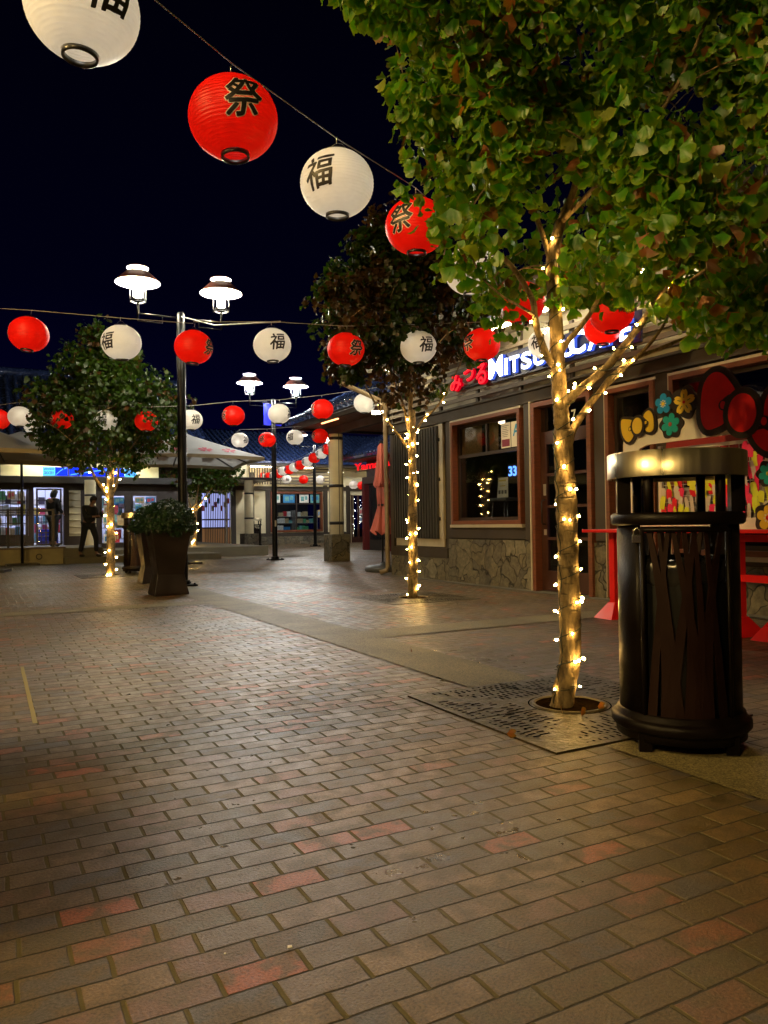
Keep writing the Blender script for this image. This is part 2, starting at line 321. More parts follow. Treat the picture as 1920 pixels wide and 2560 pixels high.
# ================= LANTERNS
def papermat(name, col, tcol):
    m = bpy.data.materials.new(name); m.use_nodes = True; t, N, L = nt(m); b = N['Principled BSDF']
    tc = N.new('ShaderNodeTexCoord'); n = N.new('ShaderNodeTexNoise'); n.inputs['Scale'].default_value = 7; n.inputs['Detail'].default_value = 6; L.new(tc.outputs['Object'], n.inputs['Vector'])
    mr = N.new('ShaderNodeMapRange'); mr.inputs[1].default_value = .3; mr.inputs[2].default_value = .7; mr.inputs[3].default_value = .8; mr.inputs[4].default_value = 1.1; L.new(n.outputs[0], mr.inputs[0])
    s = N.new('ShaderNodeVectorMath'); s.operation = 'SCALE'; s.inputs[0].default_value = col; L.new(mr.outputs[0], s.inputs['Scale']); L.new(s.outputs[0], b.inputs['Base Color']); b.inputs['Roughness'].default_value = .42
    n2 = N.new('ShaderNodeTexNoise'); n2.inputs['Scale'].default_value = 60; L.new(tc.outputs['Object'], n2.inputs['Vector'])
    bp = N.new('ShaderNodeBump'); bp.inputs['Strength'].default_value = .35; bp.inputs['Distance'].default_value = .004; L.new(n2.outputs[0], bp.inputs['Height']); L.new(bp.outputs[0], b.inputs['Normal'])
    tr = N.new('ShaderNodeBsdfTranslucent'); tr.inputs[0].default_value = (*tcol,1)
    ms = N.new('ShaderNodeMixShader'); ms.inputs[0].default_value = .5; L.new(b.outputs[0], ms.inputs[1]); L.new(tr.outputs[0], ms.inputs[2]); L.new(ms.outputs[0], N['Material Output'].inputs[0])
    return m
PW = papermat('white_lantern_paper', (.86,.85,.82), (.88,.86,.80)); PR = papermat('red_lantern_paper', (.85,.012,.006), (.9,.014,.004))
INK = M('black_ink', (.012,.010,.012), .5); INKW = M('white_outline', (.88,.74,.68), .5); BLK = M('black_plastic', (.012,.012,.013), .3)
LFILL = glow('lantern_fill_glow', (1,.93,.82), 5)  # bulbs added inside every lantern to make the paper glow
LR, LH = .225, .202
def sph(x, z, k):       # wrap a flat sign on the paper: arc length -> angle
    la = z/LH; r = LR*math.cos(min(1.3, abs(la)))*k; a = x/LR
    return (r*math.sin(a), -r*math.cos(a), LH*math.sin(la)*k)
prof = []
NR = 26
for i in range(NR*4+1):
    la = -1.22 + 2.44*i/(NR*4); k = 1-.006*abs(math.sin(PI*i/4))**.6 * (1 if i % 4 else 0)
    prof.append((LR*math.cos(la)*(1-.008*(math.cos(2*PI*i/4)*.5+.5)*-1)*k, LH*math.sin(la)))
def lmesh(name, mb, mat): return mb.mesh(name, mat)
mb = MB(); mb.lathe(prof, seg=56); me_pw = lmesh('paper_shade', mb, PW); me_pr = me_pw.copy(); me_pr.materials.clear(); me_pr.materials.append(PR)
zt = LH*math.sin(1.22); rt = LR*math.cos(1.22)*.86
mb = MB(); mb.lathe([(rt+.002,-zt-.018),(rt+.006,-zt-.016),(rt+.006,-zt+.006),(rt-.004,-zt+.006),(rt-.004,-zt-.016),(rt+.002,-zt-.018)], seg=32); me_rb = lmesh('bottom_ring', mb, BLK)
mb = MB(); mb.lathe([(rt+.004,zt-.005),(rt+.005,zt+.012),(rt-.006,zt+.012),(rt-.006,zt-.004)], seg=32)
mb.tube([(-rt,0,zt+.01),(-rt*.6,0,zt+.045),(0,0,zt+.058),(rt*.6,0,zt+.045),(rt,0,zt+.01)], .0022, 6); me_rt = lmesh('top_ring', mb, BLK)
mb = MB(); mb.tube([(0,0,zt+.055),(0,0,zt+.085),(.006,0,zt+.095)], .004, 6); me_hk = lmesh('hook', mb, M('hook_metal', (.5,.5,.5), .3, 1))
mb = MB(); mb.lathe([(.0001,-.05),(.03,-.04),(.045,0),(.03,.04),(.012,.07),(.0001,.075)], seg=12); me_bu = lmesh('bulb', mb, LFILL)
def charmesh(ch, bold, k, name, mat, sz):
    """thick brush character: copies of the glyph shifted round a small circle, each a hair above the last, wrapped on the ball"""
    V0, F0 = textmesh(ch, 0); V0 = fit(V0, -sz*.48, sz*.48, -sz*.5, sz*.5)
    VV, FF = [], []
    n = 8; sh = [(bold*math.cos(2*PI*q/n)*1.15, bold*math.sin(2*PI*q/n)*.9) for q in range(n)] + [(0,0)]
    for q, (dx, dy) in enumerate(sh):
        b0 = len(VV); VV += [(v[0]+dx, v[1]+dy, q) for v in V0]; FF += [tuple(i+b0 for i in f) for f in F0]
    me = bpy.data.meshes.new(name); me.from_pydata(VV, [], FF)
    bm = bmesh.new(); bm.from_mesh(me); bmesh.ops.triangulate(bm, faces=bm.faces)
    for _ in range(3):
        es = [e for e in bm.edges if e.calc_length() > .022]
        if not es: break
        bmesh.ops.subdivide_edges(bm, edges=es, cuts=1); bmesh.ops.triangulate(bm, faces=bm.faces)
    for v in bm.verts:                                   # brush-like slant, then wrapped on the ball
        x, z, q = v.co.x, v.co.y, v.co.z; x += z*.10; z += x*.12
        w_ = mn.noise(Vector((x*28, z*28, 3)))*.0035; v.co = sph(x+w_, z+w_, k+q*.0006)
    bm.to_mesh(me); bm.free(); me.materials.append(mat); return me
me_fuku = charmesh('福', .0035, 1.006, 'painted_character', INK, .19)
me_mats = charmesh('祭', .0035, 1.014, 'painted_character', INK, .19)
me_matb = charmesh('祭', .0085, 1.005, 'character_outline', INKW, .19)
TOPZ = zt+.095
def lantern(p, red, face, lab, group, tilt=0, lit=False, sc_=1.0):
    e = bpy.data.objects.new('paper_lantern', None); C.objects.link(e); e.empty_display_size = .2
    p = Vector(p); base = math.atan2(p.x, p.y)           # azimuth 0 faces the plaza centre in front of it
    e.location = p; e.rotation_euler = (R(tilt), R(tilt*.6), -base + R(face)); e.scale = (sc_,)*3
    label(e, lab, 'lantern', group)
    L_ = [('paper_shade', me_pr if red else me_pw), ('bottom_ring', me_rb), ('top_ring', me_rt), ('hook', me_hk)]
    L_.append(('bulb', me_bu))
    for n, m in L_:
        o = bpy.data.objects.new(n, m); C.objects.link(o); o.parent = e
    if red:
        b = bpy.data.objects.new('painted_character', me_mats); C.objects.link(b); b.parent = e
        b2 = bpy.data.objects.new('character_outline', me_matb); C.objects.link(b2); b2.parent = b
    else:
        b = bpy.data.objects.new('painted_character', me_fuku); C.objects.link(b); b.parent = e
    return p
def LP(dx, dy, Y): return onY(dx*D, dy*D, Y)
gA = 'large lanterns on the cable overhead'; gB = 'lanterns on the middle cable'; gC = 'lanterns on the cable before the grocery store'; gD = 'lanterns on the short cable behind the second lamp post'; gE = 'lanterns on the cable receding to the far building'; gF = 'lanterns under the far eaves'
A_ = [((178,18),3.12,0,28,'largest white lantern, cut by the top edge of the photo'),
      ((504,257),3.92,1,14,'large red lantern with black character, highest red one'),
      ((728,397),4.72,0,-30,'white lantern beside the tree crown, third on the overhead cable'),
      ((899,489),5.6,1,-30,'red lantern half hidden by the left side of the tree crown'),
      ((1018,585),6.5,0,40,'white lantern hidden deep in the tree crown'),
      ((1126,655),7.35,1,150,'red lantern showing only in scraps through the leaves left of the trunk')]
SA = [lantern(LP(*p,Y), r, f, l, gA, tilt=t_) for (p,Y,r,f,l), t_ in zip(A_, (3,-3,2,0,0,0))]
B_ = [((62,722),9.0,1,-95,'red lantern at the left end of the middle cable'),
      ((262,740),8.85,0,-48,'white lantern above the left tree, character at its left'),
      ((418,750),9.15,1,62,'red lantern just right of the tall lamp post'),
      ((588,746),9.2,0,18,'white lantern with character facing front, above the two far street lamps'),
      ((747,755),9.3,1,38,'red lantern with outlined character beside the dark tree crown'),
      ((904,750),9.5,0,28,'white lantern hanging before the dark tree crown'),
      ((1041,745),9.5,1,-52,'red lantern above the red letters of the shop sign'),
      ((1178,742),10.1,0,-30,'white lantern seen through the fork of the nearest trunk')]
SB = [lantern(LP(*p,Y), r, f, l, gB, tilt=t_) for (p,Y,r,f,l), t_ in zip(B_, (-6,5,3,-2,3,0,-2,0))]
lantern(LP(1302,709,9.35), 1, 20, 'red lantern close to the white letters of the sign, lit pink from behind', gB)
lantern(LP(1321,676,7.9), 1, 150, 'red lantern overlapping the one by the sign, its top in the leaves', gB)
C_ = [((-4,906),1,170,15.2,'red lantern cut by the left edge of the photo'),((43,900),0,180,15.2,'plain white lantern at far left over the blue roof'),((133,905),1,-66,15.2,'red lantern at the left edge of the left tree crown'),((228,908),0,-18,15.2,'white lantern in front of the left tree crown, character to the front'),((316,910),1,160,15.3,'plain red lantern in front of the left tree crown near the lamp post'),
      ((413,907),0,25,15.4,'white lantern partly behind the tall lamp post'),((504,898),1,-64,15.4,'orange red lantern above the big umbrella, right of the lamp post'),((603,894),0,74,15.5,'white lantern in front of the blue banner'),((696,884),1,-70,15.5,'red lantern left of the canopy eave tip'),((788,871),0,72,15.6,'white lantern beneath the bent rain pipe')]
SC = [lantern(LP(*p,Y), r, f, l, gC, tilt=2) for p, r, f, Y, l in C_]
lantern(LP(74,921,18), 0, 30, 'white lantern half behind the left tree crown, lower of two', gC)
lantern(LP(172,930,19.5), 1, 170, 'small red lantern peeping out of the left tree crown', gC, sc_=.8)
D_ = [((518,951),0,48,20.3,'white lantern over the right slope of the big umbrella'),((577,950),1,-42,20.3,'orange lantern directly left of the second lamp post'),((637,945),0,-36,20.3,'white lantern in front of the farthest lamp'),((691,942),1,-58,20.6,'dark red lantern left of the top of the round column')]
SD = [lantern(LP(*p,Y), r, f, l, gD) for p, r, f, Y, l in D_]
c5 = lambda x, y: (400+x/3.456, 960+y/3.456)
E_ = [(1500,515),(1450,565),(1395,602),(1332,640),(1272,672),(1208,702),(1160,720),(1118,740),(1058,752),(1026,776),(985,792),(940,800),(918,803),(893,798),(868,797),(838,794),(797,789)]
onames = ['nearest','second','third','fourth','fifth','sixth','seventh','eighth','ninth','tenth','eleventh','twelfth','thirteenth','fourteenth','fifteenth','sixteenth','farthest']
SE = []
for i, (x, y) in enumerate(E_):
    Y = 27.5 + i*.82; px, py = c5(x, y)
    SE.append(lantern(onY(px, py, Y), i % 2, (-60 if i % 3 else 50), ('red' if i % 2 else 'white')+' lantern, %s from the round column in the receding row' % onames[i], gE))
F_ = [((1094,824),0,10,'cream white lantern under the far eave left of the thin far post'),((1240,826),1,160,'small red lantern under the far eave above the shop window'),((1385,826),0,60,'white lantern under the far eave behind the thin far post'),((1512,822),1,160,'small red lantern touching the edge of the round column')]
for (x, y), r, f, l in F_: lantern(onY(*c5(x,y), 35.5), r, f, l, gF, sc_=.95)
c6 = lambda x, y: (800+x/3.455, 900+y/3.455)
for (x, y), r, f, l in [((290,1078),0,170,'white lantern just right of the round column by the far door'),((362,1083),1,170,'small red lantern above the far glass door'),((442,1085),0,30,'small white lantern right of the far door, left of the closed umbrella')]:
    lantern(onY(*c6(x,y), 35.5), r, f, l, gF, sc_=.95)
# cables over the lanterns
def cable(pts, lab, rad=.004, sag=0, up=TOPZ, mat=None, sub=5):
    q = []
    for a, b in zip(pts, pts[1:]):
        a, b = Vector(a), Vector(b)
        for i in range(sub): 
            f = i/sub; q.append(a.lerp(b, f)+Vector((0,0,up+sag*math.sin(PI*f))))
    q.append(Vector(pts[-1])+Vector((0,0,up))); mb = MB(); mb.tube(q, rad, 6)
    return single('lantern_cable', mb, mat or M('cable_grey', (.25,.25,.25), .5), lab, 'cable', org=q[0], grid=False)
SA0 = SA[0] + (SA[0]-SA[1])*2.2
cable([SA0]+SA+[SA[-1]+Vector((.9,1.6,.25))], 'thin cable running from the upper left into the near tree', .0035)
cable([onY(-200,760,8.8)-Vector((0,0,TOPZ))]+SB[:2]+[SB[2]], 'cable over the lanterns left of the tall lamp post', .0045)
cable([SB[2]+Vector((0,0,.02))]+SB[3:8]+[Vector((2.95,9.9,3.35))], 'cable carrying the lanterns in front of the dark tree', .004)
cable([onY(-150,990,15.0)-Vector((0,0,TOPZ))]+SC+[onY(969,965,14.2)-Vector((0,0,TOPZ))], 'cable from the left edge rising to the bent rain pipe', .006)
cable([onY(905,1010,16.5)-Vector((0,0,TOPZ)), onY(800,1045,19)-Vector((0,0,TOPZ))]+SD[::-1]+[onY(560,1108,20.4)-Vector((0,0,TOPZ))], 'cable over the short row of lanterns behind the second post', .006)
cable(SE, 'cable over the receding row of lanterns', .007, sub=2)
SF0 = [onY(*c5(x,y), 35.5) for x, y in ((1000,820),(1094,824),(1240,826),(1385,826),(1512,822))]+[onY(*c6(x,y),35.5) for x, y in ((290,1078),(362,1083),(442,1085),(470,1085))]
cable(SF0, 'thin cable under the far eaves', .006, sub=2, up=.26)
top1 = W(3.05,12.87,4.5)
cable([top1, top1.lerp(SB[3]+Vector((0,0,TOPZ)), .45)+Vector((0,0,-.10)), SB[3]+Vector((.1,0,TOPZ))], 'thick pale cable slung down from the top of the tall lamp post', .011, up=0, mat=M('pale_cable', (.3,.3,.31), .4))
# ================= STREET LAMPS
POLE = M('black_gloss_paint', (.004,.0045,.006), .4, 0, spec=.2); SH = M('lamp_shade_enamel', (.75,.75,.78), .4)
SHB = M('lamp_shade_outer', (.16,.05,.035), .45); LB = glow('lamp_bulb', (1,.86,.60), 560)
LB2 = glow('lamp_bulb_bright', (1,.95,.86), 820); CH = glassmat('lamp_glass', (.93,.96,1), .1)
RODM = M('lamp_rod', (.02,.02,.025), .35, .3)
def lamphead(t, ax, parent, bulb=LB):
    c = (ax, 0, 0)
    mb = MB(); mb.cyl((ax,0), .018, 4.36, 4.66, 12); mb.cyl((ax,0), .06, 4.655, 4.675, 24); mb.lathe([(.118,4.66),(.13,4.66),(.13,4.69),(.118,4.69),(.118,4.66)], (ax,0,0), 24); h = t.part('lamp_head', mb, POLE, parent, local=True)
    mb = MB(); mb.lathe([(.175,5.12),(.350,4.965),(.360,4.965),(.350,4.98),(.18,5.135),(.175,5.12)], c, 40); t.part('lamp_shade', mb, SH, h, local=True)
    mb = MB(); mb.lathe([(.360,4.972),(.185,5.14),(.175,5.142)], c, 40); t.part('shade_cover', mb, SHB, h, local=True)
    mb = MB(); mb.lathe([(.0005,5.248),(.10,5.243),(.176,5.222),(.178,5.215)], c, 32); t.part('top_cap', mb, SHB, h, local=True)
    mb = MB(); mb.lathe([(.0005,5.225),(.165,5.214),(.174,5.206)], c, 32); t.part('top_reflector', mb, SH, h, local=True)
    mb = MB(); mb.lathe([(.125,4.69),(.125,5.14)], c, 28); t.part('glass_chimney', mb, CH, h, local=True)
    mb = MB(); mb.lathe([(.0005,4.70),(.045,4.72),(.062,4.77),(.062,4.93),(.045,4.98),(.0005,5.0)], c, 20); t.part('bulb', mb, bulb, h, local=True)
    mb = MB()
    for k in range(4):
        a = PI/4+k*PI/2; x, y = ax+.15*math.cos(a), .15*math.sin(a); mb.tube([(x,y,4.66),(x,y,5.19)], .007, 6)
    t.part('cage_rods', mb, RODM, h, local=True)
def lamp(u, v, lab, bulb=LB, dead=None):
    t = T('street_lamp', lab, 'street lamp', (u,v,0), 'twin-headed street lamps on the plaza')
    mb = MB(); mb.lathe([(.075,.03),(.072,2.4),(.066,4.52),(.05,4.56),(.0005,4.575)], seg=24)
    for k in range(8):
        a = 2*PI*k/8; mb.tube([(.069*math.cos(a),.069*math.sin(a),.05),(.060*math.cos(a),.060*math.sin(a),4.4)], .011, 5)
    pl = t.part('pole', mb, POLE, local=True)
    mb = MB(); mb.box(-.19,.19,-.19,.19,0,.035); mb.cyl((0,0),.11,.035,.10,20)
    for i in (-1,1):
        for j in (-1,1): mb.cyl((i*.15,j*.15),.018,.035,.06,6)
    t.part('base_plate', mb, POLE, local=True)
    for s in (-1, 1):
        mb = MB(); mb.tube([(s*.06,0,4.47),(s*.69,0,4.47)], .014, 8); mb.tube([(s*.3,0,4.35),(s*.69,0,4.35)], .010, 8); mb.tube([(s*.3,0,4.35),(s*.3,0,4.47)], .008, 6)
        arm = t.part('arm', mb, RODM, local=True); lamphead(t, s*.69, arm, dead if (dead and s > 0) else bulb)
    return t
lamp(3.05, 12.87, 'tall black twin-headed street lamp behind the planters, nearest of the lamps')
l2 = lamp(7.49, 20.69, 'black twin-headed street lamp with a blue banner, standing left of the round column', LB2)
mb = MB(); mb.box(-.025,.025,-.078,-.074,.95,1.12); l2.part('inspection_label', mb, M('pale_label', (.4,.38,.3), .5), local=True)
lamp(13.47, 31.94, 'farthest street lamp, thin black post before the far shop window', LB2)
# banner on the second lamp post
t = T('banner', 'blue banner hanging high on the second lamp post', 'banner', W(7.49,20.69,3.0)-Vector((0,0,0)), grid=False, rz=R(0))
mb = MB(); n = 14; vs = []
for i in range(n+1):
    for j in range(9):
        x = -.28+.50*j/8; z = .84+.60*i/n - .05*j/8; vs.append((x, .03*math.sin(j*1.1+i*.25), z))
mb.add(vs, [(i*9+j,i*9+j+1,(i+1)*9+j+1,(i+1)*9+j) for i in range(n) for j in range(8)], True)
t.part('cloth', mb, M('blue_lit_banner_cloth', (.01,.02,.75), .6, emit=(.0,.01,.8), es=.25), local=True)  # weak emission imitates blue light falling on the cloth
mb = MB(); mb.tube([(-.32,0,1.46),(.26,0,1.41)], .009, 6); mb.tube([(-.32,0,.83),(.26,0,.78)], .009, 6); t.part('rod', mb, POLE, local=True)
# ================= CAFE (facade on the plane u = 7.1, v 13 -> -2)
def stonemat(name, base, sc_=2.7, joint=(.035,.03,.02), dist=.55):
    m = bpy.data.materials.new(name); m.use_nodes = True; t, N, L = nt(m); b = N['Principled BSDF']
    tc = N.new('ShaderNodeTexCoord'); nz = N.new('ShaderNodeTexNoise'); nz.inputs['Scale'].default_value = 2.6; nz.inputs['Detail'].default_value = 2; L.new(tc.outputs['Object'], nz.inputs['Vector'])
    ad = N.new('ShaderNodeVectorMath'); ad.operation = 'MULTIPLY_ADD'; ad.inputs[1].default_value = (dist,)*3; L.new(nz.outputs['Color'], ad.inputs[0]); L.new(tc.outputs['Object'], ad.inputs[2])
    v1 = N.new('ShaderNodeTexVoronoi'); v1.inputs['Scale'].default_value = sc_; L.new(ad.outputs[0], v1.inputs['Vector'])
    v2 = N.new('ShaderNodeTexVoronoi'); v2.feature = 'DISTANCE_TO_EDGE'; v2.inputs['Scale'].default_value = sc_; L.new(ad.outputs[0], v2.inputs['Vector'])
    ed = N.new('ShaderNodeMapRange'); ed.interpolation_type = 'SMOOTHSTEP'; ed.inputs[1].default_value = .006; ed.inputs[2].default_value = .028; L.new(v2.outputs['Distance'], ed.inputs[0])
    sp = N.new('ShaderNodeSeparateColor'); L.new(v1.outputs['Color'], sp.inputs[0])
    rp = N.new('ShaderNodeValToRGB'); L.new(sp.outputs[0], rp.inputs[0]); e = rp.color_ramp.elements; rp.color_ramp.interpolation = 'LINEAR'
    e[0].color = (base[0]*.75, base[1]*.75, base[2]*.8, 1); e[1].color = (base[0]*1.35, base[1]*1.3, base[2]*1.2, 1); q = e.new(.5); q.color = (base[0]*1.05, base[1]*.95, base[2]*.78, 1)
    n2 = N.new('ShaderNodeTexNoise'); n2.inputs['Scale'].default_value = 14; n2.inputs['Detail'].default_value = 9; n2.inputs['Roughness'].default_value = .65; L.new(tc.outputs['Object'], n2.inputs['Vector'])
    mr = N.new('ShaderNodeMapRange'); mr.inputs[1].default_value = .3; mr.inputs[2].default_value = .7; mr.inputs[3].default_value = .55; mr.inputs[4].default_value = 1.4; L.new(n2.outputs[0], mr.inputs[0])
    s = N.new('ShaderNodeVectorMath'); s.operation = 'SCALE'; L.new(rp.outputs[0], s.inputs[0]); L.new(mr.outputs[0], s.inputs['Scale'])
    mx = N.new('ShaderNodeMix'); mx.data_type = 'RGBA'; L.new(ed.outputs[0], mx.inputs[0]); mx.inputs[6].default_value = (*joint,1); L.new(s.outputs[0], mx.inputs[7]); L.new(mx.outputs[2], b.inputs['Base Color'])
    b.inputs['Roughness'].default_value = .75
    h = N.new('ShaderNodeMath'); h.operation = 'MULTIPLY_ADD'; L.new(n2.outputs[0], h.inputs[0]); h.inputs[1].default_value = .55; L.new(ed.outputs[0], h.inputs[2])
    bp = N.new('ShaderNodeBump'); bp.inputs['Strength'].default_value = 1; bp.inputs['Distance'].default_value = .03; L.new(h.outputs[0], bp.inputs['Height']); L.new(bp.outputs[0], b.inputs['Normal'])
    return m
STONE = stonemat('stone_veneer', (.13,.122,.092), 3.4); WALLB = M('brown_stucco', (.036,.027,.018), .75, var=.18, vs=5, bump=.4, bs=160)
BEAM = M('dark_brown_beam', (.040,.030,.021), .6, var=.2, vs=4, bump=.2, bs=70); SLAT = M('slat_wood', (.10,.078,.055), .6, var=.2, vs=6)
REDW = M('cedar_frame', (.15,.045,.018), .45, var=.25, vs=8, stretch=(1,1,6)); PALE = M('pale_trim', (.42,.37,.27), .6, var=.12, vs=6)
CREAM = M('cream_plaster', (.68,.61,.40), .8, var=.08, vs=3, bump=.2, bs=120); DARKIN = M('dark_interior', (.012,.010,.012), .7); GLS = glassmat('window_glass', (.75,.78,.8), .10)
SOFF = M('soffit_paint', (.36,.33,.25), .7, var=.1); ROOFT = M('blue_glazed_tile', (.02,.035,.10), .22, var=.35, vs=9, coat=.5, bump=.3, bs=12)
U0 = 7.1
t = T('cafe_building', 'brown cafe with stone base, cedar frames and lit rooftop louvres on the right', 'building', (U0, 13.0, 0))
# wall as boxes round the openings; front face at U0, thickness .2
mb = MB(); TH = .22
opens = [(10.79,8.98,.98,2.64),(8.68,7.52,.0,2.66),(7.22,6.47,.02,2.62),(6.20,3.4,.55,2.62)]   # v0,v1,z0,z1
mb.box(U0,U0+TH,13.0,10.79,.0,2.9)
prev = 10.79
for (v0,v1,z0,z1), nx in zip(opens, (8.68,7.22,6.20,-3)):
    if z0 > .05: mb.box(U0,U0+TH,v0,v1,0,z0)
    mb.box(U0,U0+TH,v0,v1,z1,2.9); mb.box(U0,U0+TH,v1,nx,0,2.9)
mb.box(U0,U0+6,13.0,12.8,0,3.9) if False else None
t.part('wall', mb, WALLB)
mb = MB(); mb.box(U0+TH,U0+6,12.98,12.8,0,3.9); mb.box(U0+TH,U0+6,-2.8,-3,0,3.9); mb.box(U0+5.8,U0+6,12.8,-2.8,0,3.9); t.part('side_wall', mb, WALLB)
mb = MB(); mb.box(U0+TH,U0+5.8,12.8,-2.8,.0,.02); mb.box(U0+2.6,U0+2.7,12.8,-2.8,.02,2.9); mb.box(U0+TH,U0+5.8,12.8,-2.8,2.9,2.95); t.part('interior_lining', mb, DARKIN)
mb = MB(); mb.box(U0-.045,U0,12.99,10.96,0,.385); mb.box(U0-.045,U0,10.96,8.72,0,.72); mb.box(U0-.045,U0,7.5,7.24,0,.71); mb.box(U0-.045,U0,6.2,-3,0,.5); t.part('stone_base', mb, STONE)
# timber: posts, beams
for a, b in ((12.99,12.86),(10.99,10.87),(8.90,8.72),(7.47,7.25),(6.45,6.22),(3.3,3.1)): mb = MB(); mb.box(U0-.05,U0-.002,a,b,.39 if a > 12 else .73,2.70); t.part('post', mb, BEAM, bevel=.004)
for a, b, z0, z1 in ((12.99,10.99,.39,.56),(10.87,8.90,.735,.90),(6.22,3.3,.51,.6)): mb = MB(); mb.box(U0-.052,U0-.003,a,b,z0,z1); t.part('base_board', mb, BEAM, bevel=.004)
mb = MB(); mb.box(U0-.07,U0-.003,13.0,-3,2.70,2.86); mb.box(U0-.10,U0-.003,13.0,-3,2.862,2.90); t.part('beam', mb, WALLB, bevel=.004)
# slatted screen
sc = MB(); mb = MB(); nsl = 17
for i in range(nsl):
    v = 12.74-i*(12.74-11.28)/(nsl-1); mb.box(U0-.10,U0-.055,v,v-.048,.72,2.66)
t.part('slat_screen', mb, M('dark_slats', (.035,.033,.03), .55, var=.2))
mb = MB(); mb.box(U0-.03,U0-.004,12.80,11.12,.58,.72); mb.box(U0-.05,U0-.004,11.24,11.10,.72,2.69); mb.box(U0-.031,U0-.004,12.8,11.24,2.66,2.69); sf = t.part('screen_frame', mb, PALE)
for z in (1.06,1.74,2.42): mb = MB(); mb.box(U0-.075,U0-.05,11.28,11.19,z-.03,z+.03); t.part('bracket', mb, BLK, sf)
# windows
def window(v0, v1, z0, z1, parent, fw=.06, mull=(), tran=(), sill=True, frame=REDW):
    mb = MB(); o = U0-.085
    mb.box(o,U0+.1,v0,v0-fw,z0,z1); mb.box(o,U0+.1,v1+fw,v1,z0,z1); mb.box(o,U0+.1,v0-fw,v1+fw,z1-fw,z1); mb.box(o,U0+.1,v0-fw,v1+fw,z0,z0+fw)
    f = t.part('window_frame', mb, frame, parent, bevel=.004)
    mb = MB(); mb.box(U0-.075,U0-.004,v0+.02,v0+.001,z0,z1+.02); mb.box(U0-.076,U0-.004,v0+.02,v1-.02,z1+.001,z1+.03)
    if sill: mb.box(U0-.09,U0-.004,v0+.03,v1-.03,z0-.05,z0-.002)
    t.part('sill', mb, PALE, f)
    mb = MB(); a0, a1 = v0-fw, v1+fw
    for m_ in mull: mb.box(U0+.03,U0+.075,m_+.02,m_-.02,z0+fw,z1-fw)
    for z in tran: mb.box(U0+.026,U0+.079,a0,a1,z-.025,z+.025)
    mb.box(U0+.025,U0+.08,a0,a0-.05,z0+fw,z1-fw); mb.box(U0+.025,U0+.08,a1+.05,a1,z0+fw,z1-fw); mb.box(U0+.027,U0+.078,a0-.05,a1+.05,z0+fw,z0+fw+.05); mb.box(U0+.027,U0+.078,a0-.05,a1+.05,z1-fw-.05,z1-fw)
    t.part('sash', mb, M('sash_brown', (.03,.018,.013), .5), f)
    mb = MB(); mb.box(U0+.05,U0+.053,a0,a1,z0+fw,z1-fw); t.part('pane', mb, GLS, f)
    return f
w1 = window(10.81,8.96,.96,2.66, None, tran=(2.08,))
mb = MB(); mb.box(U0+.03,U0+.075,9.96,9.92,2.1,2.56); t.part('mullion', mb, MATS['sash_brown'], w1)
window(7.24,6.45,0.03,2.64, None, sill=False); window(6.22,3.38,.6,2.64, None, tran=(1.9,), mull=(4.8,))
# door
mb = MB(); mb.box(U0-.085,U0+.12,8.70,8.63,.0,2.68); mb.box(U0-.085,U0+.12,7.57,7.50,0,2.68); mb.box(U0-.085,U0+.12,8.63,7.57,2.61,2.68); df = t.part('door_frame', mb, REDW, bevel=.004)
mb = MB(); mb.box(U0-.09,U0-.004,8.735,8.705,0,2.71); t.part('pale_casing', mb, PALE, df)
DOORM = M('door_brown', (.05,.018,.012), .4, var=.2)
mb = MB(); mb.box(U0+.03,U0+.075,8.63,8.50,.02,2.2); mb.box(U0+.03,U0+.075,7.70,7.57,.02,2.2); mb.box(U0+.03,U0+.075,8.5,7.7,.02,.30); mb.box(U0+.03,U0+.075,8.5,7.7,2.08,2.2)
mb.box(U0+.031,U0+.074,8.12,8.07,.3,2.08)
for z in (.75,1.2,1.65): mb.box(U0+.032,U0+.073,8.5,7.7,z-.02,z+.02)
dr = t.part('door', mb, DOORM, df)
mb = MB(); mb.box(U0+.05,U0+.053,8.5,7.7,.3,2.08); t.part('pane', mb, GLS, dr)
mb = MB(); mb.tube([(U0+.03,8.55,.95),(U0-.03,8.55,.97),(U0-.03,8.55,1.28),(U0+.03,8.55,1.3)], .010, 8); t.part('handle', mb, BLK, dr)
mb = MB(); mb.box(U0+.022,U0+.03,8.57,8.52,1.36,1.52); mb.box(U0+.022,U0+.03,8.57,8.52,.80,.88); t.part('push_plate', mb, M('pale_plate', (.5,.5,.48), .4, .5), dr)
mb = MB(); mb.box(U0+.03,U0+.075,8.63,7.57,2.2,2.26); t.part('transom_bar', mb, DOORM, df)
mb = MB(); mb.box(U0+.05,U0+.053,8.63,7.57,2.26,2.61); t.part('transom_pane', mb, GLS, df)
V, F = textmesh('17', .01); mb = MB(); o, A, B, Nn = FU(U0+.045); mb.raw(fit(V,-8.06,-7.90,2.34,2.50), F, o, A, B, Nn); t.part('street_number', mb, M('number_white', (.75,.75,.72), .5), df)
# louvre zone above: wall set back, horizontal slats in front, open at the corner
mb = MB(); mb.box(U0+.28,U0+.32,12.2,-3,2.9,3.98); t.part('clerestory_wall', mb, M('clerestory_plaster', (.38,.34,.25), .7, var=.12, vs=3))
mb = MB(); z = 2.98
while z < 3.62: mb.box(U0-.06,U0-.03,13.0,-3,z,z+.062); z += .118
t.part('louvres', mb, SLAT)
for v in (12.93,12.3,11.2,10.1,9.0,7.9,6.8,5.7,4.6,3.5,2.4): mb = MB(); mb.box(U0-.028,U0+.02,v+.03,v-.03,2.9,3.95); t.part('louvre_post', mb, BEAM)
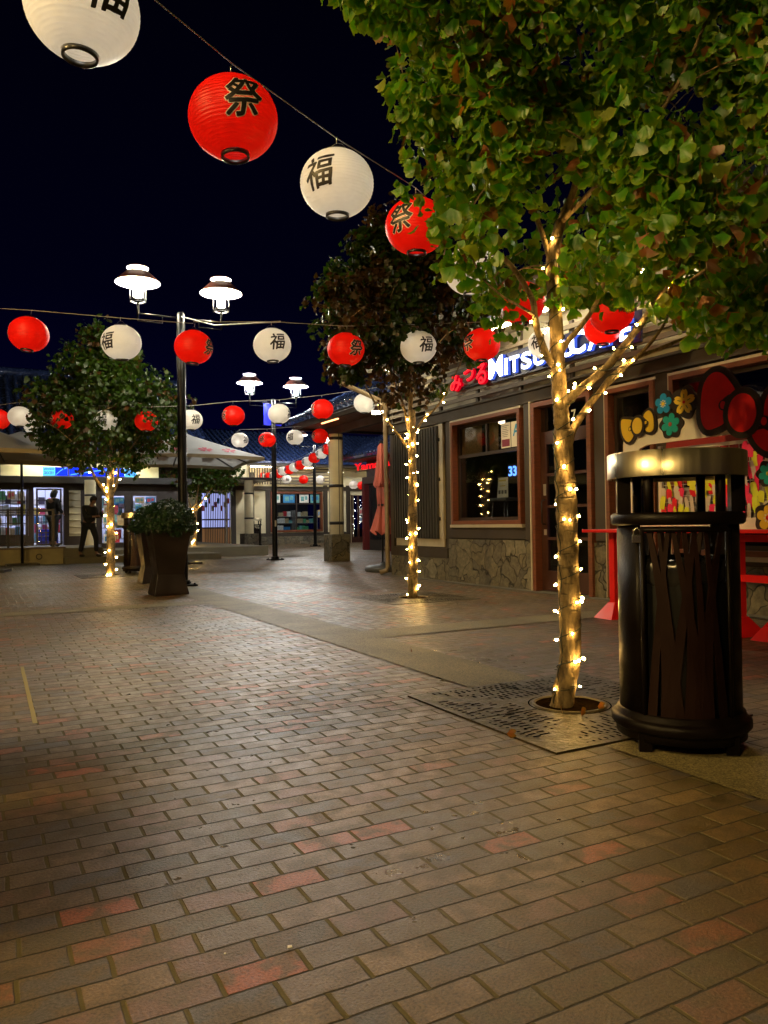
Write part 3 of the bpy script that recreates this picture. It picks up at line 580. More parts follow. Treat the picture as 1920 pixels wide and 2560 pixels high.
# eave: soffit, fascia, gutter, tiled roof
mb = MB(); mb.box(U0-.85,U0+.5,13.35,-3,3.93,3.97); t.part('soffit', mb, SOFF)
mb = MB(); mb.box(U0-.90,U0-.852,13.4,-3,3.80,3.99); mb.box(U0-.95,U0-.902,13.4,-3,3.93,4.02); t.part('fascia', mb, M('fascia_grey', (.07,.065,.065), .4))
mb = MB()
for v in np.arange(12.6, -3, -1.0): mb.box(U0-.84,U0+.2,v+.04,v-.04,3.84,3.929)
t.part('rafter', mb, SOFF)
mb = MB(); mb.tube([(U0-1.0,13.42,3.98),(U0-1.0,-3,3.98)], .06, 10); t.part('gutter', mb, M('gutter_brown', (.14,.105,.07), .5))
def tileroof(t, u0, z0, u1, z1, va, vb, name='roof', step=.26, along='u'):
    mb = MB(); P = (lambda a,b,z: (a,b,z)) if along == 'u' else (lambda a,b,z: (b,a,z))
    lo, hi = min(va,vb), max(va,vb)
    mb.add([P(u0,lo,z0),P(u1,lo,z1),P(u1,hi,z1),P(u0,hi,z0),P(u0,lo,z0-.09),P(u1,lo,z1-.09),P(u1,hi,z1-.09),P(u0,hi,z0-.09)], [(0,1,2,3),(4,5,6,7),(0,1,5,4),(1,2,6,5),(2,3,7,6),(3,0,4,7)])
    n = int((hi-lo)/step); L_ = math.hypot(u1-u0, z1-z0); k = max(3, int(L_/.3))
    for i in range(n+1):
        b = lo+i*step; pts = []; rr = []
        for j in range(k):
            f0, f1 = j/k, (j+.96)/k
            for f, r_ in ((f0,.075),(f1,.062)): pts.append(P(u0+(u1-u0)*f, b, z0+(z1-z0)*f+.02)); rr.append(r_)
        mb.tube(pts, rr, 8)
    return t.part(name, mb, ROOFT)
tileroof(t, U0-.98, 4.05, U0+3.2, 5.9, 13.45, -3)
mb = MB(); mb.tube([(U0+3.2,13.5,5.95),(U0+3.2,-3,5.95)], .14, 10); t.part('ridge', mb, ROOFT)
# eave lighting: fluorescent battens in the soffit (real lamps of the place)
TUBE = glow('fluorescent', (1,.84,.52), 48)
for v0, v1, n_ in ((12.95,11.95,3),(9.3,8.25,1),(8.15,7.2,1),(6.6,5.4,1)):
    w_ = (v0-v1)/n_
    for i in range(n_):
        tl = T('eave_light', {12.95:['short bright eave light nearest to the rain pipe','middle one of three short bright eave lights by the rain pipe','short bright eave light farthest from the rain pipe'][i],9.3:'long fluorescent eave light above the white sign letters',8.15:'fluorescent eave light behind the fork of the nearest trunk',6.6:'fluorescent eave light hidden by leaves above the red bow'}[v0], 'light fixture', (U0-.32, v0-i*w_, 3.84))
        mb = MB(); mb.box(U0-.36,U0-.28,v0-i*w_-.04,v0-(i+1)*w_+.04,3.86,3.929); hs = tl.part('housing', mb, PALE)
        mb = MB(); mb.tube([(U0-.32,v0-i*w_-.06,3.835),(U0-.32,v0-(i+1)*w_+.06,3.835)], .022, 10); tl.part('tube', mb, TUBE)
# bent rain pipe at the corner
PIPE = M('rain_pipe', (.23,.17,.10), .45, var=.15)
p0 = Vector(onU(887,950,6.35)); t2 = T('rain_pipe', 'brown rain pipe bending from the gutter down the cafe corner', 'pipe', (U0-.08,13.03,0))
mb = MB(); g0 = Vector((U0-1.0,13.30,3.93))
mb.tube([g0,(U0-1.0,13.28,3.78),(U0-.95,13.25,3.68),(U0-.55,13.17,3.52),(U0-.18,13.09,3.36),(U0-.10,13.06,3.26),(U0-.10,13.06,3.0),(U0-.10,13.05,1.5),(U0-.10,13.04,.16),(U0-.13,13.05,.09),(U0-.24,13.1,.05)], .045, 12)
t2.part('pipe', mb, PIPE)
mb = MB()
for z in (2.75,1.6,.5): mb.lathe([(.052,z),(.054,z+.01),(.054,z+.04),(.052,z+.05)], (U0-.10,13.05,0), 14)
t2.part('strap', mb, PIPE)
tl = T('wall_light', 'small glowing wall light beside the rain pipe, under the bend', 'light fixture', (U0-.13,13.28,3.12))
mb = MB(); mb.box(U0-.2,U0-.02,13.16,13.06,3.17,3.22); tl.part('bracket', mb, PIPE)
mb = MB(); mb.tube([(U0-.30,13.22,3.14),(U0-.12,13.12,3.15)], .032, 10); tl.part('lamp', mb, TUBE)
# ---- sign
SW = glow('sign_white', (.9,.95,1), 4.5); SB_ = glow('sign_blue_edge', (.08,.16,.9), .45); SRd = glow('sign_red', (1,.015,.02), 1.4)
ts = T('shop_sign', 'lit shop sign reading みつる MITSURU CAFE in red and white letters', 'sign', (6.93,10.65,3.1))
mb = MB(); mb.box(6.995,7.03,9.60,6.6,3.12,3.50); ts.part('backing', mb, M('sign_backing', (.008,.01,.05), .35))
mb = MB(); mb.box(6.99,7.035,10.6,6.6,3.16,3.19); mb.box(6.99,7.035,10.6,9.6,3.42,3.445); ts.part('rail', mb, BLK)
def signtext(s, v0, v1, z0, z1, face, side, u=6.90, name='letter'):
    V, F = textmesh(s, .035 if face is SW else .03, .5, 4); o, A, B, Nn = FU(6.99)
    mb = MB(); mb.raw(fit(V,-v0,-v1,z0,z1,.05), F, o, A, B, Nn); a = ts.part(name, mb, side)
    V, F = textmesh(s, .026 if face is SW else .02, 0, 4); mb = MB(); mb.raw(fit(V,-v0+.006,-v1-.006,z0+.006,z1-.006), F, FU(6.937)[0], A, B, Nn); ts.part('letter_face', mb, face, a)
DR = glow('sign_red_edge', (.6,.0,.01), .5)
for ch, a, b, z0, z1 in (('み',10.66,10.33,3.13,3.40),('つ',10.27,9.98,3.24,3.44),('る',9.93,9.64,3.13,3.46)): signtext(ch, a, b, z0, z1, SRd, DR)
x = 9.58
for ch, wd, h in (('M',.36,.32),('I',.08,.25),('T',.24,.25),('S',.24,.25),('U',.26,.25),('R',.25,.25),('U',.26,.25)):
    signtext(ch, x, x-wd, 3.165, 3.165+h, SW, SB_); x -= wd+.035
x = 7.79
for ch, wd, h in (('C',.32,.32),('A',.28,.25),('F',.2,.25),('E',.2,.25)): signtext(ch, x, x-wd, 3.165, 3.165+h, SW, SB_); x -= wd+.035
# ---- things behind the window
bl = T('bamboo_blind', 'wide ribbed bamboo blind in the upper left of the cafe window', 'blind', (U0+.16,10.6,2.1))
mb = MB()
for i in range(26): mb.tube([(U0+.12,10.82-i*.025,2.12),(U0+.12,10.82-i*.025,2.56)], .010, 6)
bl.part('ribs', mb, M('bamboo', (.42,.27,.12), .6, var=.2, vs=20))
bl = T('bamboo_blind', 'narrow ribbed bamboo blind beside the posters in the cafe window', 'blind', (U0+.16,9.9,2.1))
mb = MB()
for i in range(13): mb.tube([(U0+.12,10.05-i*.025,2.12),(U0+.12,10.05-i*.025,2.56)], .010, 6)
bl.part('ribs', mb, MATS['bamboo'])
def lines(mb, u, v0, v1, z0, z1, n, seed=1):
    r = random.Random(seed)
    for i in range(n):
        z = z1-(i+.5)*(z1-z0)/n; e_ = v1+(v0-v1)*r.uniform(0,.4); mb.box(u-.001,u,v0,e_,z-.004,z+.004)
PAP = M('poster_paper', (.75,.72,.62), .6)
pp = T('poster', 'white printed notice with a maroon block in the cafe window', 'poster', (U0+.045,9.56,2.12))
mb = MB(); mb.box(U0+.040,U0+.044,9.56,9.33,2.12,2.50); pb = pp.part('sheet', mb, PAP)
mb = MB(); mb.box(U0+.037,U0+.0395,9.54,9.35,2.14,2.25); pp.part('maroon_block', mb, M('maroon_ink', (.2,.02,.05), .6), pb)
mb = MB(); lines(mb, U0+.0395, 9.53, 9.36, 2.28, 2.47, 7); pp.part('print', mb, M('grey_ink', (.15,.14,.13), .6), pb)
pp = T('poster', 'white inspection card with a big blue letter A in the cafe window', 'poster', (U0+.045,9.31,2.12))
mb = MB(); mb.box(U0+.040,U0+.044,9.31,9.07,2.12,2.50); pb = pp.part('sheet', mb, PAP)
V, F = textmesh('A', .02); mb = MB(); mb.raw(fit(V,-9.27,-9.11,2.28,2.46), F, FU(U0+.0385)[0], (0,-1,0), (0,0,1), (-1,0,0)); pp.part('letter', mb, M('blue_ink', (.02,.3,.6), .6), pb)
nn = T('reflection_digits', 'small glowing blue digits 33 imitating a reflection in the cafe window', 'sign', (U0+.45,9.8,1.66))  # glowing digits stand in for a blue reflection on the glass
V, F = textmesh('33', .02, .5); mb = MB(); mb.raw(fit(V,-9.92,-9.72,1.72,1.88,.01), F, FU(U0+.45)[0], (0,-1,0), (0,0,1), (-1,0,0)); nn.part('digits', mb, glow('reflection_blue', (.12,.3,1), 2.2))
mb = MB(); mb.box(U0+.455,U0+.47,9.96,9.68,1.68,1.92); nn.part('plate', mb, BLK)
st = T('stool', 'dark stool with pale legs behind the cafe window', 'stool', (U0+.42,10.0,.02))
mb = MB(); mb.box(U0+.25,U0+.6,10.2,9.75,1.33,1.38); st.part('seat', mb, M('stool_dark', (.1,.1,.1), .4), bevel=.01)
for a in (-1,1):
    for b in (-1,1): mb = MB(); mb.tube([(U0+.42+a*.14,9.97+b*.15,1.33),(U0+.42+a*.22,9.97+b*.22,.02)], .012, 8); st.part('leg', mb, M('chrome', (.7,.7,.72), .2, 1))
cd_ = T('notice_board', 'white notice with three small pictures standing on the stool', 'notice', (U0+.34,9.94,1.38))
mb = MB(); mb.prism([(-10.08,1.382),(-9.80,1.382),(-9.80,1.70),(-10.04,1.70)], FU(U0+.34)[0], (0,-1,0), (0,0,1), (-1,0,0), .012); cb = cd_.part('card', mb, PAP)
mb = MB()
for k in range(3): mb.box(U0+.324,U0+.327,10.04-k*.08,9.985-k*.08,1.44,1.50)
cd_.part('picture', mb, MATS['grey_ink'], cb)
mb = MB(); mb.box(U0+.324,U0+.327,10.03,9.84,1.64,1.665); mb.box(U0+.324,U0+.327,10.0,9.86,1.56,1.575); cd_.part('heading', mb, M('yellow_ink', (.6,.45,.05), .6), cb)
# dining furniture hinted inside: a table and a blue lit counter
ct = T('counter', 'dark counter glowing blue along its edge inside the cafe door', 'counter', (U0+1.8,8.2,.02))
mb = MB(); mb.box(U0+1.6,U0+2.1,9.0,6.6,.02,1.0); ct.part('body', mb, M('counter_dark', (.03,.02,.02), .4))
mb = MB(); mb.box(U0+1.585,U0+1.599,8.9,6.7,.93,.97); ct.part('light_strip', mb, glow('blue_strip', (.05,.12,1), 1.5))
mb = MB(); mb.box(U0+1.55,U0+2.15,9.05,6.55,1.001,1.03); ct.part('top', mb, MATS['counter_dark'])

tl = T('fill_pendant', 'small warm lamp added inside the cafe to light the window blinds', 'lamp', (U0+.5,10.2,2.5))  # pendant added to brighten the blinds
mb = MB(); mb.lathe([(.0005,-.05),(.06,-.02),(.06,.04),(.0005,.06)], (U0-.0+.45,10.1,2.62), 14); tl.part('globe', mb, glow('fill_pendant_glow', (1,.7,.4), 4)); mb = MB(); mb.cyl((U0+.45,10.1), .006, 2.69, 2.899, 6); tl.part('cord', mb, BLK)
# ================= CANOPY WALKWAY with round column
t = T('covered_walkway', 'tiled walkway roof held by a round cream column with black bands', 'walkway', (8.4,18.4,0))
cu, cv = 8.62, 18.95
mb = MB(); mb.lathe([(.195,.72),(.195,3.42)], (cu,cv,0), 40); cl = t.part('column', mb, CREAM)
for z in (3.30,2.02,1.02):
    mb = MB(); mb.lathe([(.196,z-.04),(.201,z-.04),(.201,z+.04),(.196,z+.04)], (cu,cv,0), 40); t.part('band', mb, BLK, cl)
mb = MB(); mb.box(cu-.008,cu+.008,cv-.203,cv-.19,.72,3.42); mb.box(cu-.203,cu-.19,cv-.006,cv+.006,.72,3.42); t.part('seam', mb, M('seam_dark', (.05,.04,.03), .7), cl)
mb = MB(); mb.box(cu-.27,cu+.27,cv-.27,cv+.27,0,.72); t.part('stone_plinth', mb, stonemat('stone_plinth', (.16,.15,.11), 2.6), bevel=.012)
mb = MB(); mb.box(cu-.08,cu+.08,13.4,19.4,3.42,3.62); t.part('beam', mb, BEAM)
mb = MB(); mb.box(7.75,12.0,13.3,19.6,3.63,3.67); t.part('soffit', mb, M('cedar_soffit', (.16,.06,.03), .6, var=.2))
mb = MB(); mb.box(7.66,7.74,13.3,19.7,3.56,3.74); mb.box(7.66,12,19.62,19.7,3.56,3.74); t.part('fascia', mb, BEAM)
tileroof(t, 7.5, 3.76, 12, 5.9, 13.2, 19.8)
mb = MB()
for i in range(26):
    v = 13.2+i*.26; mb.lathe([(.0005,-.01),(.07,0),(.07,.02),(.0005,.03)], (7.49,v,3.80), 10)
t.part('tile_end_cap', mb, ROOFT)
tl = T('canopy_light', 'thin orange strip light under the walkway roof above the column', 'light fixture', (7.9,17.6,3.6))
mb = MB(); mb.box(7.88,7.92,17.2,18.2,3.575,3.60); tl.part('strip', mb, glow('orange_strip', (1,.35,.12), 3)); mb = MB(); mb.box(7.87,7.93,17.18,18.22,3.601,3.628); tl.part('housing', mb, BLK)
# ================= BAKERY BUILDING (u = 13.2)
t = T('bakery_building', 'dark building with a red neon sign behind the closed umbrella', 'building', (13.2,26.2,0))
mb = MB(); mb.box(13.2,18,26.2,14,.0,3.9); t.part('wall', mb, M('dark_wall', (.03,.026,.024), .6, var=.2))
mb = MB(); mb.box(13.05,13.199,26.3,14,2.5,2.75); t.part('beam', mb, M('bakery_beam', (.07,.055,.045), .6))
for v in (26.22,24.3,22.4,20.5): mb = MB(); mb.box(13.0,13.199,v,v-.2,0,2.5); t.part('post', mb, M('maroon_post', (.12,.015,.015), .5))
for v0, v1 in ((25.9,24.5),(24.0,22.6),(22.1,20.7)): mb = MB(); mb.box(13.16,13.198,v0,v1,.4,2.4); t.part('window', mb, M('dark_glass', (.01,.012,.018), .08))
tileroof(t, 12.4, 3.5, 15.6, 5.1, 26.8, 14)
mb = MB(); mb.box(12.45,13.199,26.7,14,3.36,3.41); t.part('soffit', mb, BEAM)
s = T('neon_sign', 'red neon word Yamazaki half hidden by the closed pink umbrella', 'sign', (12.9,26.6,2.9))
V, F = textmesh('Yamazaki', .012, .5); mb = MB(); mb.raw(fit(V,-26.75,-23.3,3.03,3.30,.03), F, FU(12.98)[0], (0,-1,0), (0,0,1), (-1,0,0)); s.part('letters', mb, glow('neon_red', (1,.01,.015), .7))
mb = MB(); mb.box(12.99,13.02,26.8,23.1,2.98,3.0); mb.box(13.021,13.19,26.1,26.0,2.98,3.0); s.part('rail', mb, BLK)
# ================= FAR BUILDING (v = 36.6)
V1 = 36.6
t = T('shop_building', 'cream far shop with a stone base, wide brown window and louvred eave', 'building', (14,V1,0))
mb = MB(); mb.box(5.5,9.55,V1,V1+.3,0,3.9); mb.box(9.55,10.98,V1,V1+.3,2.63,3.9); mb.box(10.98,13.0,V1,V1+.3,0,3.9)
mb.box(13.0,15.86,V1,V1+.3,0,.60); mb.box(13,15.86,V1,V1+.3,2.68,3.9); mb.box(15.86,17.5,V1,V1+.3,0,3.9); mb.box(17.5,18.45,V1,V1+.3,2.5,3.9); mb.box(18.45,24,V1,V1+.3,0,3.9)
t.part('wall', mb, CREAM)
mb = MB(); mb.box(11.9,17.4,V1-.06,V1-.002,0,.40); t.part('stone_base', mb, STONE)
mb = MB(); mb.box(11.9,17.4,V1-.05,V1-.003,.402,.58); t.part('base_board', mb, BEAM)
for u, z0, z1 in ((9.35,0,3.0),(11.02,0,3.0),(11.95,0,3.6),(12.78,.58,2.9),(15.9,.58,3.0),(17.2,0,3.0),(18.5,0,3.0)): mb = MB(); mb.box(u,u+.22,V1-.08,V1-.004,z0,z1); t.part('post', mb, BEAM)
mb = MB(); mb.box(9.3,24,V1-.09,V1-.005,2.72,2.92); t.part('beam', mb, BEAM)
mb = MB(); z = 3.0
while z < 3.75: mb.box(12.9,16.1,V1-.5,V1-.46,z,z+.07); z += .15
t.part('louvres', mb, SLAT)
mb = MB()
for i in range(15): mb.box(11.3+i*.13,11.34+i*.13,V1-1.2,V1-1.15,2.95,3.8)
t.part('vertical_slats', mb, SLAT)
mb = MB(); mb.box(8.5,24,V1-1.3,V1+.2,3.91,3.96); t.part('soffit', mb, SOFF)
mb = MB(); mb.box(8.4,24,V1-1.36,V1-1.301,3.84,4.05); t.part('fascia', mb, BEAM)
tileroof(t, V1-1.5, 4.06, V1+3, 6.0, 8.0, 24, along='v')
# big shop window
mb = MB(); a,b,c_,d = 13.02,15.84,.62,2.66; fw = .10
mb.box(a,a+fw,V1-.10,V1+.1,c_,d); mb.box(b-fw,b,V1-.10,V1+.1,c_,d); mb.box(a+fw,b-fw,V1-.10,V1+.1,d-fw,d); mb.box(a+fw,b-fw,V1-.10,V1+.1,c_,c_+fw); wf = t.part('window_frame', mb, REDW)
mb = MB(); mb.box(14.40,14.46,V1,V1+.05,c_+fw,d-fw); mb.box(a+fw,b-fw,V1-.001,V1+.051,2.02,2.07); t.part('mullion', mb, MATS['sash_brown'], wf)
mb = MB(); mb.box(a+fw,b-fw,V1+.02,V1+.023,c_+fw,d-fw); t.part('pane', mb, GLS, wf)
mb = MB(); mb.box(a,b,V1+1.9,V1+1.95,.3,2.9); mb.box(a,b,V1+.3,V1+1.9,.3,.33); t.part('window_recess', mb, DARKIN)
cols = {'white':(.75,.74,.68),'blue':(.03,.22,.5),'pink':(.6,.07,.12),'teal':(.15,.4,.4),'tan':(.5,.38,.2),'green':(.08,.35,.15),'red':(.5,.02,.03),'yellow':(.65,.5,.08),'dark':(.05,.04,.06)}
CM = {k: M('packaging_'+k, v, .5, var=.25, vs=12, emit=None) for k, v in cols.items()}
rb = random.Random(11)
def poster(u, v, z, wd, h, c, lab, grp=None):
    p = T('poster', lab, 'poster', (u,v,z), grp); mb = MB(); mb.box(u,u+wd,v-.006,v-.001,z,z+h); s_ = p.part('sheet', mb, CM[c])
    mb = MB(); mb.box(u+wd*.15,u+wd*.5,v-.009,v-.0065,z+h*.2,z+h*.75); mb.box(u+wd*.6,u+wd*.85,v-.009,v-.0065,z+h*.35,z+h*.8); p.part('picture', mb, CM[rb.choice(['pink','blue','tan','teal'])], s_)
for u, wd, c, l in ((13.14,.42,'white','white and pink poster at the left top pane of the far shop window'),(13.72,.62,'blue','bright blue poster at the top of the far shop window'),(14.6,.5,'white','white poster with a plant in the far shop window'),(15.2,.5,'teal','pale teal poster at the right top pane of the far shop window')): poster(u, V1+.018, 2.10, wd, .42, c, l)
poster(15.6, V1+.018, 1.35, .13, .38, 'tan', 'narrow tan notice low at the right of the far shop window')
def shelfunit(u0, u1, v, zs, depth, lab, gl, fill=.9, cs=None, sz=(.10,.24), hs=(.14,.26), cap=99):
    s = T('shelf', lab, 'shelf', (u0,v,zs[0]))
    for z in zs: mb = MB(); mb.box(u0,u1,v,v+depth,z-.03,z); s.part('board', mb, M('shelf_board', (.3,.28,.25), .5))
    for u in (u0-.03,u1): mb = MB(); mb.box(u,u+.03,v,v+depth,zs[0]-.3,zs[-1]+.3); s.part('side_panel', mb, MATS['shelf_board'])
    n = 0
    for z in zs:
        u = u0+.01
        while u < u1-.1 and n < cap:
            w_ = rb.uniform(*sz); h = rb.uniform(*hs); c = rb.choice(cs or list(cols))
            if u+w_ > u1: break
            if rb.random() < fill:
                mb = MB(); d0 = v+rb.uniform(0,.05); mb.box(u,u+w_-.008,d0,d0+.12,z+.001,z+h)
                if rb.random() < .4: mb.box(u+.02,u+w_-.03,d0-.004,d0-.0005,z+h*.3,z+h*.7)
                single('goods_box', mb, CM[c], c+' '+gl[0], 'package', org=(u,d0,z), group=gl[1]); n += 1
            u += w_
cab = ('packet on the shelves of the far shop window', 'packets on the far shop shelves')
shelfunit(13.2, 14.35, V1+.35, (.72,1.08,1.42), .3, 'left shelf of packets in the far shop window', cab, .85, ['white','blue','teal','tan','red','white'], (.14,.3))
shelfunit(14.5, 15.7, V1+.35, (.72,1.08,1.42), .3, 'right shelf of packets in the far shop window', cab, .85, ['white','teal','tan','white','green'], (.14,.3))
tl = T('shelf_light', 'small ceiling light inside the far shop window', 'light fixture', (14.4,V1+.5,2.5))
mb = MB(); mb.box(13.3,15.6,V1+.15,V1+.22,2.62,2.64); tl.part('panel', mb, glow('shop_light', (.9,.95,1), 9)); mb = MB(); mb.box(13.28,15.62,V1+.13,V1+.24,2.641,2.67); tl.part('housing', mb, BLK)
# lattice door
mb = MB(); 
for i in range(15): u = 9.72+i*.085; mb.box(u,u+.03,V1-.03,V1+.01,.05,2.6)
for z in (.05,.85,1.25,2.55): mb.box(9.6,10.95,V1-.02,V1+.02,z,z+.07)
t.part('lattice_door', mb, M('lattice_brown', (.06,.022,.012), .5))
mb = MB(); mb.box(9.56,10.98,V1+.05,V1+.06,.92,2.62); t.part('lit_pane', mb, glow('lit_shop_blue', (.45,.5,1), .5))
mb = MB(); mb.box(9.56,10.98,V1+.05,V1+.06,.0,.9); t.part('kick_board', mb, M('lit_warm_board', (.35,.18,.08), .6, emit=(.5,.25,.1), es=.12))  # weak emission stands in for warm light on the board
gr = ('packet behind the lattice door', 'packets behind the lattice door')
for i in range(9):
    u = 9.6+i*.15; z = 1.7+.3*((i*7)%3)*.6; mb = MB(); mb.box(u,u+.12,V1+.035,V1+.048,z,z+.26); c = ['pink','blue','red','tan'][i%4]
    single('goods_box', mb, CM[c], c+' '+gr[0], 'package', org=(u,V1+.04,z), group=gr[1])
# glass door with lights
mb = MB(); mb.box(17.5,18.45,V1,V1+.12,.0,.3); mb.box(17.5,17.6,V1,V1+.12,.3,2.5); mb.box(18.35,18.45,V1,V1+.12,.3,2.5); mb.box(17.9,17.98,V1+.001,V1+.119,.3,2.5); d_ = t.part('door', mb, DOORM)
mb = MB(); mb.box(17.6,18.35,V1+.05,V1+.053,.3,2.5); t.part('pane', mb, GLS, d_)
mb = MB(); mb.box(17.3,18.7,V1+2.2,V1+2.25,0,2.9); t.part('hall_wall', mb, M('hall_cream_lit', (.35,.27,.15), .7, emit=(.5,.38,.2), es=.25))  # emission puts the hall light into the wall itself
fl = T('light_garland', 'garland of small white bulbs inside the far glass door', 'string light', (18.0,V1+.3,.5))
for i in range(34):
    x, z = 17.64+rb.uniform(0,.66), .45+2.0*rb.random(); 
    if 17.86 < x < 18.0: x += .17
    mb = MB(); mb.lathe([(.0005,-.016),(.016,0),(.0005,.016)], (x,V1+.2,z), 8); fl.part('bulb', mb, glow('garland_bulb', (1,.95,.85), 12))
for (u, z, w_, h), l in (((18.02,1.45,.2,.35),'white notice taped high inside the far glass door'),((18.02,1.08,.2,.28),'white notice taped low inside the far glass door'),((19.1,1.5,.3,.4),'white notice on the wall right of the far glass door')): poster(u, V1-.001 if u > 19 else V1+.045, z, w_, h, 'white', l)
# red box on wall
wb = T('wall_box', 'white call box with a red panel on the cream wall left of the round column', 'box', (16.5,V1,1.3))
mb = MB(); mb.box(16.42,16.72,V1-.12,V1-.001,1.35,1.95); b_ = wb.part('body', mb, M('box_white', (.6,.58,.5), .5), bevel=.01); mb = MB(); mb.box(16.60,16.70,V1-.128,V1-.121,1.45,1.88); wb.part('panel', mb, CM['red'], b_)
tl = T('eave_light', 'oval white ceiling light under the far eave above the call box', 'light fixture', (16.3,V1-.7,3.6))
mb = MB(); mb.lathe([(.0005,-.06),(.3,-.05),(.42,0),(.42,.02)], (16.3,V1-.75,3.62), 24, sy=.5); tl.part('diffuser', mb, glow('oval_light', (1,.85,.55), 7)); mb = MB(); mb.lathe([(.0005,.06),(.44,.055),(.44,.021)], (16.3,V1-.75,3.62), 24, sy=.5); tl.part('housing', mb, BLK)
for i, u in enumerate((12.4,14.5,19.5)):
    tl = T('eave_light', ['warm tube light under the far eave by the vertical slats','warm tube light behind the louvres over the far shop window','warm tube light over the far door'][i], 'light fixture', (u,V1-.6,3.8))
    mb = MB(); mb.tube([(u-.6,V1-.7,3.83),(u+.6,V1-.7,3.83)], .02, 8); tl.part('tube', mb, glow('warm_tube', (1,.82,.5), 26)); mb = MB(); mb.box(u-.62,u+.62,V1-.73,V1-.67,3.855,3.909); tl.part('housing', mb, PALE)
# porch slab, round post with bands
t = T('entrance_porch', 'flat dark entrance porch on a round banded post beside the lattice door', 'porch', (10.6,33,0))
mb = MB(); mb.box(9.3,11.9,32.6,36.5,3.0,3.1); t.part('slab', mb, BLK)
mb = MB(); mb.lathe([(.2,.62),(.2,2.99)], (10.75,33.0,0), 32); c = t.part('column', mb, CREAM)
for z in (2.4,1.3): mb = MB(); mb.lathe([(.202,z-.035),(.206,z-.035),(.206,z+.035),(.202,z+.035)], (10.75,33,0), 32); t.part('band', mb, BLK, c)
mb = MB(); mb.box(10.42,11.08,32.67,33.33,0,.62); t.part('stone_plinth', mb, STONE, bevel=.01)
mb = MB(); mb.box(9.95,10.02,33.9,34.0,0,3.0); t.part('thin_post', mb, PALE)
t = T('upper_facade', 'lit cream attic wall with a dark post above the porch', 'wall', (10.5,34.6,3.1))
mb = MB(); mb.box(8.8,11.2,34.6,34.8,3.101,3.9); t.part('wall', mb, CREAM); mb = MB(); mb.box(10.2,10.45,34.54,34.6,3.101,3.9); t.part('post', mb, BEAM)
# ================= GROCERY STORE (v = 27)
VS = 27.0
sheet('walkway_platform', [(-14,3.2,22.95,40)], .43, CONC2)
mb = MB(); mb.box(-14,3.2,22.96,40,.0,.428); single('walkway_platform', mb, CONC2, None, None, kind='structure')
mb = MB(); mb.box(3.2,8.6,24.4,40,.0,.30); mb.box(2.15,6.5,22.62,24.4,.0,.175); single('entrance_steps', mb, CONC2, None, None, kind='structure')
t = T('low_wall', 'low plastered retaining wall below the black railing at left', 'wall', (-2,22.9,0))
mb = MB(); mb.box(-14,2.14,22.88,22.95,0,.425); t.part('wall', mb, M('olive_plaster', (.26,.22,.11), .8, var=.22, vs=3, bump=.3)); mb = MB(); mb.box(-14,2.2,22.84,23.1,.432,.475); t.part('coping', mb, M('coping_brown', (.14,.10,.06), .6), bevel=.006)
mb = MB(); mb.lathe([(.06,-.002),(.075,0),(.075,.012),(.06,.014)], seg=16); 
wl = T('wall_drain', 'small round fitting on the low wall below the railing', 'fitting', (1.53,22.86,.2)); m2 = MB(); m2.tube([(1.53+.07*math.cos(a), 22.86, .22+.07*math.sin(a)) for a in np.linspace(0,2*PI,17)], .012, 6); wl.part('ring', m2, BEAM)
t = T('railing', 'black metal railing on the low wall in front of the grocery windows', 'railing', (0,23.0,.475))
for u in (-2.9,-1.7,-.5,.78,1.9): mb = MB(); mb.box(u-.03,u+.03,22.97,23.03,.475,1.52); t.part('post', mb, BLK)
mb = MB(); mb.box(-4,1.93,22.98,23.02,1.47,1.51); mb.box(-4,1.93,22.985,23.015,.60,.625); mb.box(-4,1.93,22.985,23.015,1.33,1.35); t.part('rail', mb, BLK)
mb = MB(); u = -3.9
while u < 1.9: mb.box(u-.008,u+.008,22.99,23.01,.52,1.33); u += .125
t.part('balusters', mb, BLK)
t = T('grocery_building', 'cream and brown grocery store with lit windows and a blue tiled roof at left', 'building', (2,VS,.4))
DB = M('store_dark', (.03,.018,.014), .5, var=.2)
mb = MB(); mb.box(-14,.50,VS,VS+.2,.43,3.2); mb.box(.5,1.5,VS,VS+.2,.43,.75); mb.box(.5,1.5,VS,VS+.2,2.27,3.2); mb.box(1.5,1.66,VS,VS+.2,.43,3.2); mb.box(1.66,2.55,VS,VS+.2,2.3,3.2); mb.box(2.55,3.70,VS,VS+.2,.43,3.2)
mb.box(3.7,5.6,VS,VS+.2,2.06,3.2); mb.box(3.7,5.6,VS,VS+.2,.3,.44); mb.box(4.47,4.70,VS,VS+.2,.44,2.06); mb.box(5.52,6.6,VS,VS+.2,.3,3.2); mb.box(6.4,6.6,VS+.2,36.4,.3,3.2)
t.part('wall', mb, DB)
mb = MB(); mb.box(-14,.68,VS-.42,VS-.36,2.62,3.1); mb.box(.70,5.5,VS-.42,VS-.36,2.64,3.08); t.part('fascia', mb, M('lit_cream_fascia', (.74,.69,.44), .7, var=.06))
mb = MB(); mb.box(-14,6.6,VS-.5,VS-.001,2.50,2.615); mb.box(-14,6.6,VS-.52,VS-.501,2.42,2.63); t.part('canopy', mb, BLK)
mb = MB(); mb.box(2.71,3.06,VS-.06,VS-.001,.72,2.21); pnl = t.part('blind_panel', mb, M('cream_panel', (.45,.40,.27), .7))
mb = MB()
for i in range(7): mb.tube([(2.71,VS-.075,.8+i*.22),(3.06,VS-.075,.8+i*.22)], .03, 8)
t.part('folds', mb, MATS['cream_panel'], pnl)
mb = MB(); mb.lathe([(.17,.43),(.17,2.5)], (3.24,VS-1.0,0), 28); c = t.part('column', mb, CREAM)
